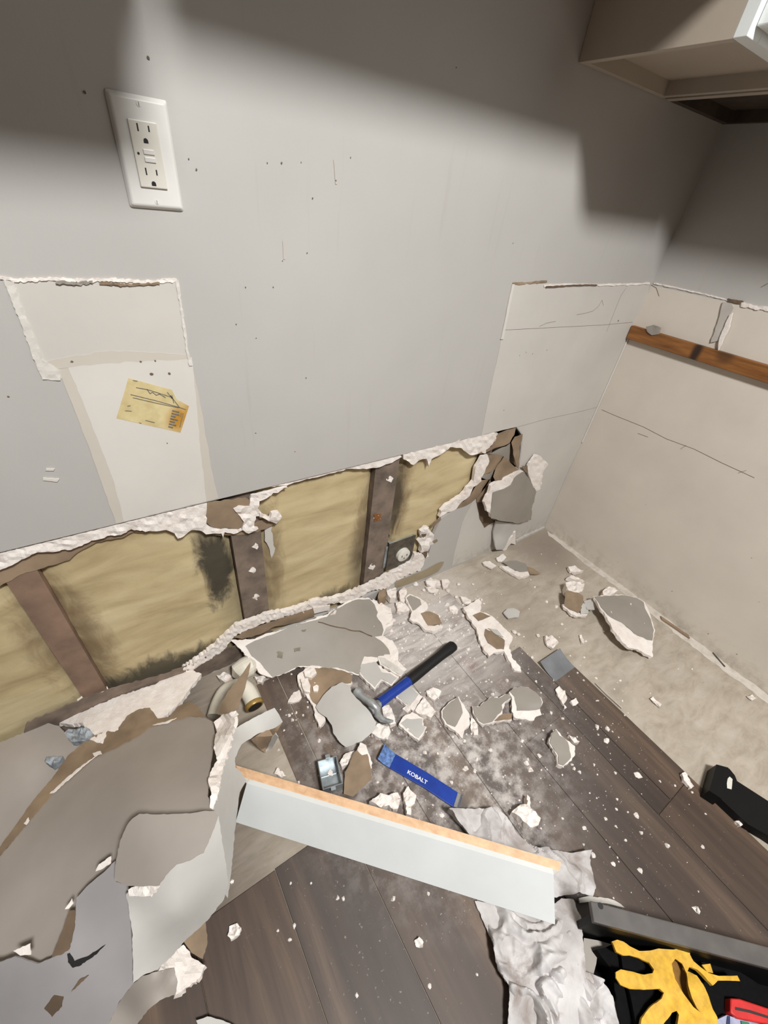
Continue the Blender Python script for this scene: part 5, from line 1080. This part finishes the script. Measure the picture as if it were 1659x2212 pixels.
ORD = ['nearest', 'second nearest', 'third nearest', 'fourth nearest', 'fifth nearest', 'sixth nearest', 'seventh nearest', 'eighth nearest', 'ninth nearest', 'tenth nearest', 'eleventh nearest', 'twelfth nearest', 'thirteenth nearest', 'fourteenth nearest', 'fifteenth nearest', 'sixteenth nearest', 'seventeenth nearest', 'eighteenth nearest', 'nineteenth nearest', 'twentieth nearest', 'twenty first nearest', 'twenty second nearest']
near = {}
for c_ in CR:
    k = min(LM, key=lambda q: (LM[q][0] - c_[0]) ** 2 + (LM[q][1] - c_[1]) ** 2); near.setdefault(k, []).append(c_)
for k, lst in near.items():
    lst.sort(key=lambda c_: (LM[k][0] - c_[0]) ** 2 + (LM[k][1] - c_[1]) ** 2)
    for i, (x, y, s) in enumerate(lst):
        g_ = unp(x, y); onp = -1.4 < g_[0] < -.5 or (g_[1] < -.52 and g_[0] < -.5)
        o = mk('plaster_crumb', *crumb_geo(x, y, s, .0041 if onp else .0002), 'gyps')
        tag(o, '%s white plaster crumb on the %s, %s to %s' % ('tiny' if s < 5 else 'small', 'planks' if onp else 'bare subfloor', ORD[min(i, 21)], k), 'plaster crumb', 'plaster crumbs on the floor')
V, F_ = [], []
def scatter(n, cx, cy, sx, sy, s0, s1, zf=.0042):
    global V, F_
    for _ in range(n):
        p = np.array([rc.gauss(cx, sx), rc.gauss(cy, sy)])
        if not (-1.39 < p[0] < -.03 and -1.2 < p[1] < -.02) or p[1] < -.90 - (p[0] + .975) * .96: continue
        z0 = .0002 if p[0] > -.5 or (p[1] > -.39 and p[0] > -.6) else .0042
        P = np.array([p[0], p[1], z0]); dv = P - CAM; zc = dv @ FW
        px, py = W / 2 + F * (dv @ RT) / zc, H / 2 - F * (dv @ UP) / zc
        g = crumb_geo(px, py, (s0 * .8 + (s1 * 1.7 - s0) * rc.random() ** 3.5), z0)
        k = len(V); V += g[0]; F_ += [tuple(i + k for i in q) for q in g[1]]
scatter(650, -.85, -.20, .14, .10, .8, 2.6); scatter(600, -.95, -.45, .18, .2, .6, 2.2); scatter(420, -.8, -.7, .2, .2, .6, 2.0); scatter(160, -.35, -.35, .2, .25, .5, 1.6); scatter(120, -1.3, -.3, .08, .12, .7, 2.0); scatter(140, -1.2, -.8, .15, .15, .5, 1.4)
o = tag(mk('plaster_dust', V, F_, 'gyps'), 'fine white plaster grit scattered across the floor', 'plaster grit'); o['kind'] = 'stuff'
# bits of plaster clinging to the studs
for q in ((545, 1232), (552, 1180), (553, 1290), (842, 1035), (815, 1118), (803, 1225)):
    flake('clinging_plaster', [(q[0] - 8, q[1] + 2), (q[0], q[1] - 7), (q[0] + 8, q[1] - 2), (q[0] + 3, q[1] + 7)], .0125, 'gyps', wb, .003, 1, grid=4, step=4, amp=1.5, bump=fb(.003, 90), smooth=False)
flake('clinging_plaster', [(808, 1112), (824, 1110), (822, 1124), (808, 1128)], .0115, 'cleat', wb, .002, 1, grid=5, step=5, amp=1)
flake('clinging_plaster', X('L5', [(1530, 210), (1580, 195), (1625, 230), (1625, 320), (1590, 335), (1570, 390), (1555, 330), (1530, 290)]), .020, 'bare', wb, .002, 1, grid=6, step=6, amp=1.5)

# ------------------------------------------------------------------ outside the picture: cabinets over the range and the lamp, plus an added fill lamp
cabinet(-2.30, -1.384, 1.400, .320, 'wide white wall cabinet hanging left of the range gap')
cabinet(-1.362, -.632, 1.510, .330, 'white cabinet over the range gap, between the two lower cabinets')
def lamp(i, loc, power, rad, col):
    r0 = empty('ceiling_light', (loc[0], loc[1], ZC), ('round ceiling light near the broken wall', 'added round fill light at the far end of room')[i], 'light')
    mk('base', *tube([(loc[0], loc[1], ZC - .001), (loc[0], loc[1], ZC - .03)], rad * 1.2, 28), 'plate', r0)
    ld = bpy.data.lights.new('lamp_light', 'AREA'); ld.shape = 'DISK'; ld.size = rad * 2; ld.energy = power; ld.color = col
    lo = bpy.data.objects.new('lamp_light', ld); C.objects.link(lo); lo.parent = r0; lo.location = (0, 0, loc[2] - ZC)
for i, a in enumerate(LAMPS): lamp(i, *a)
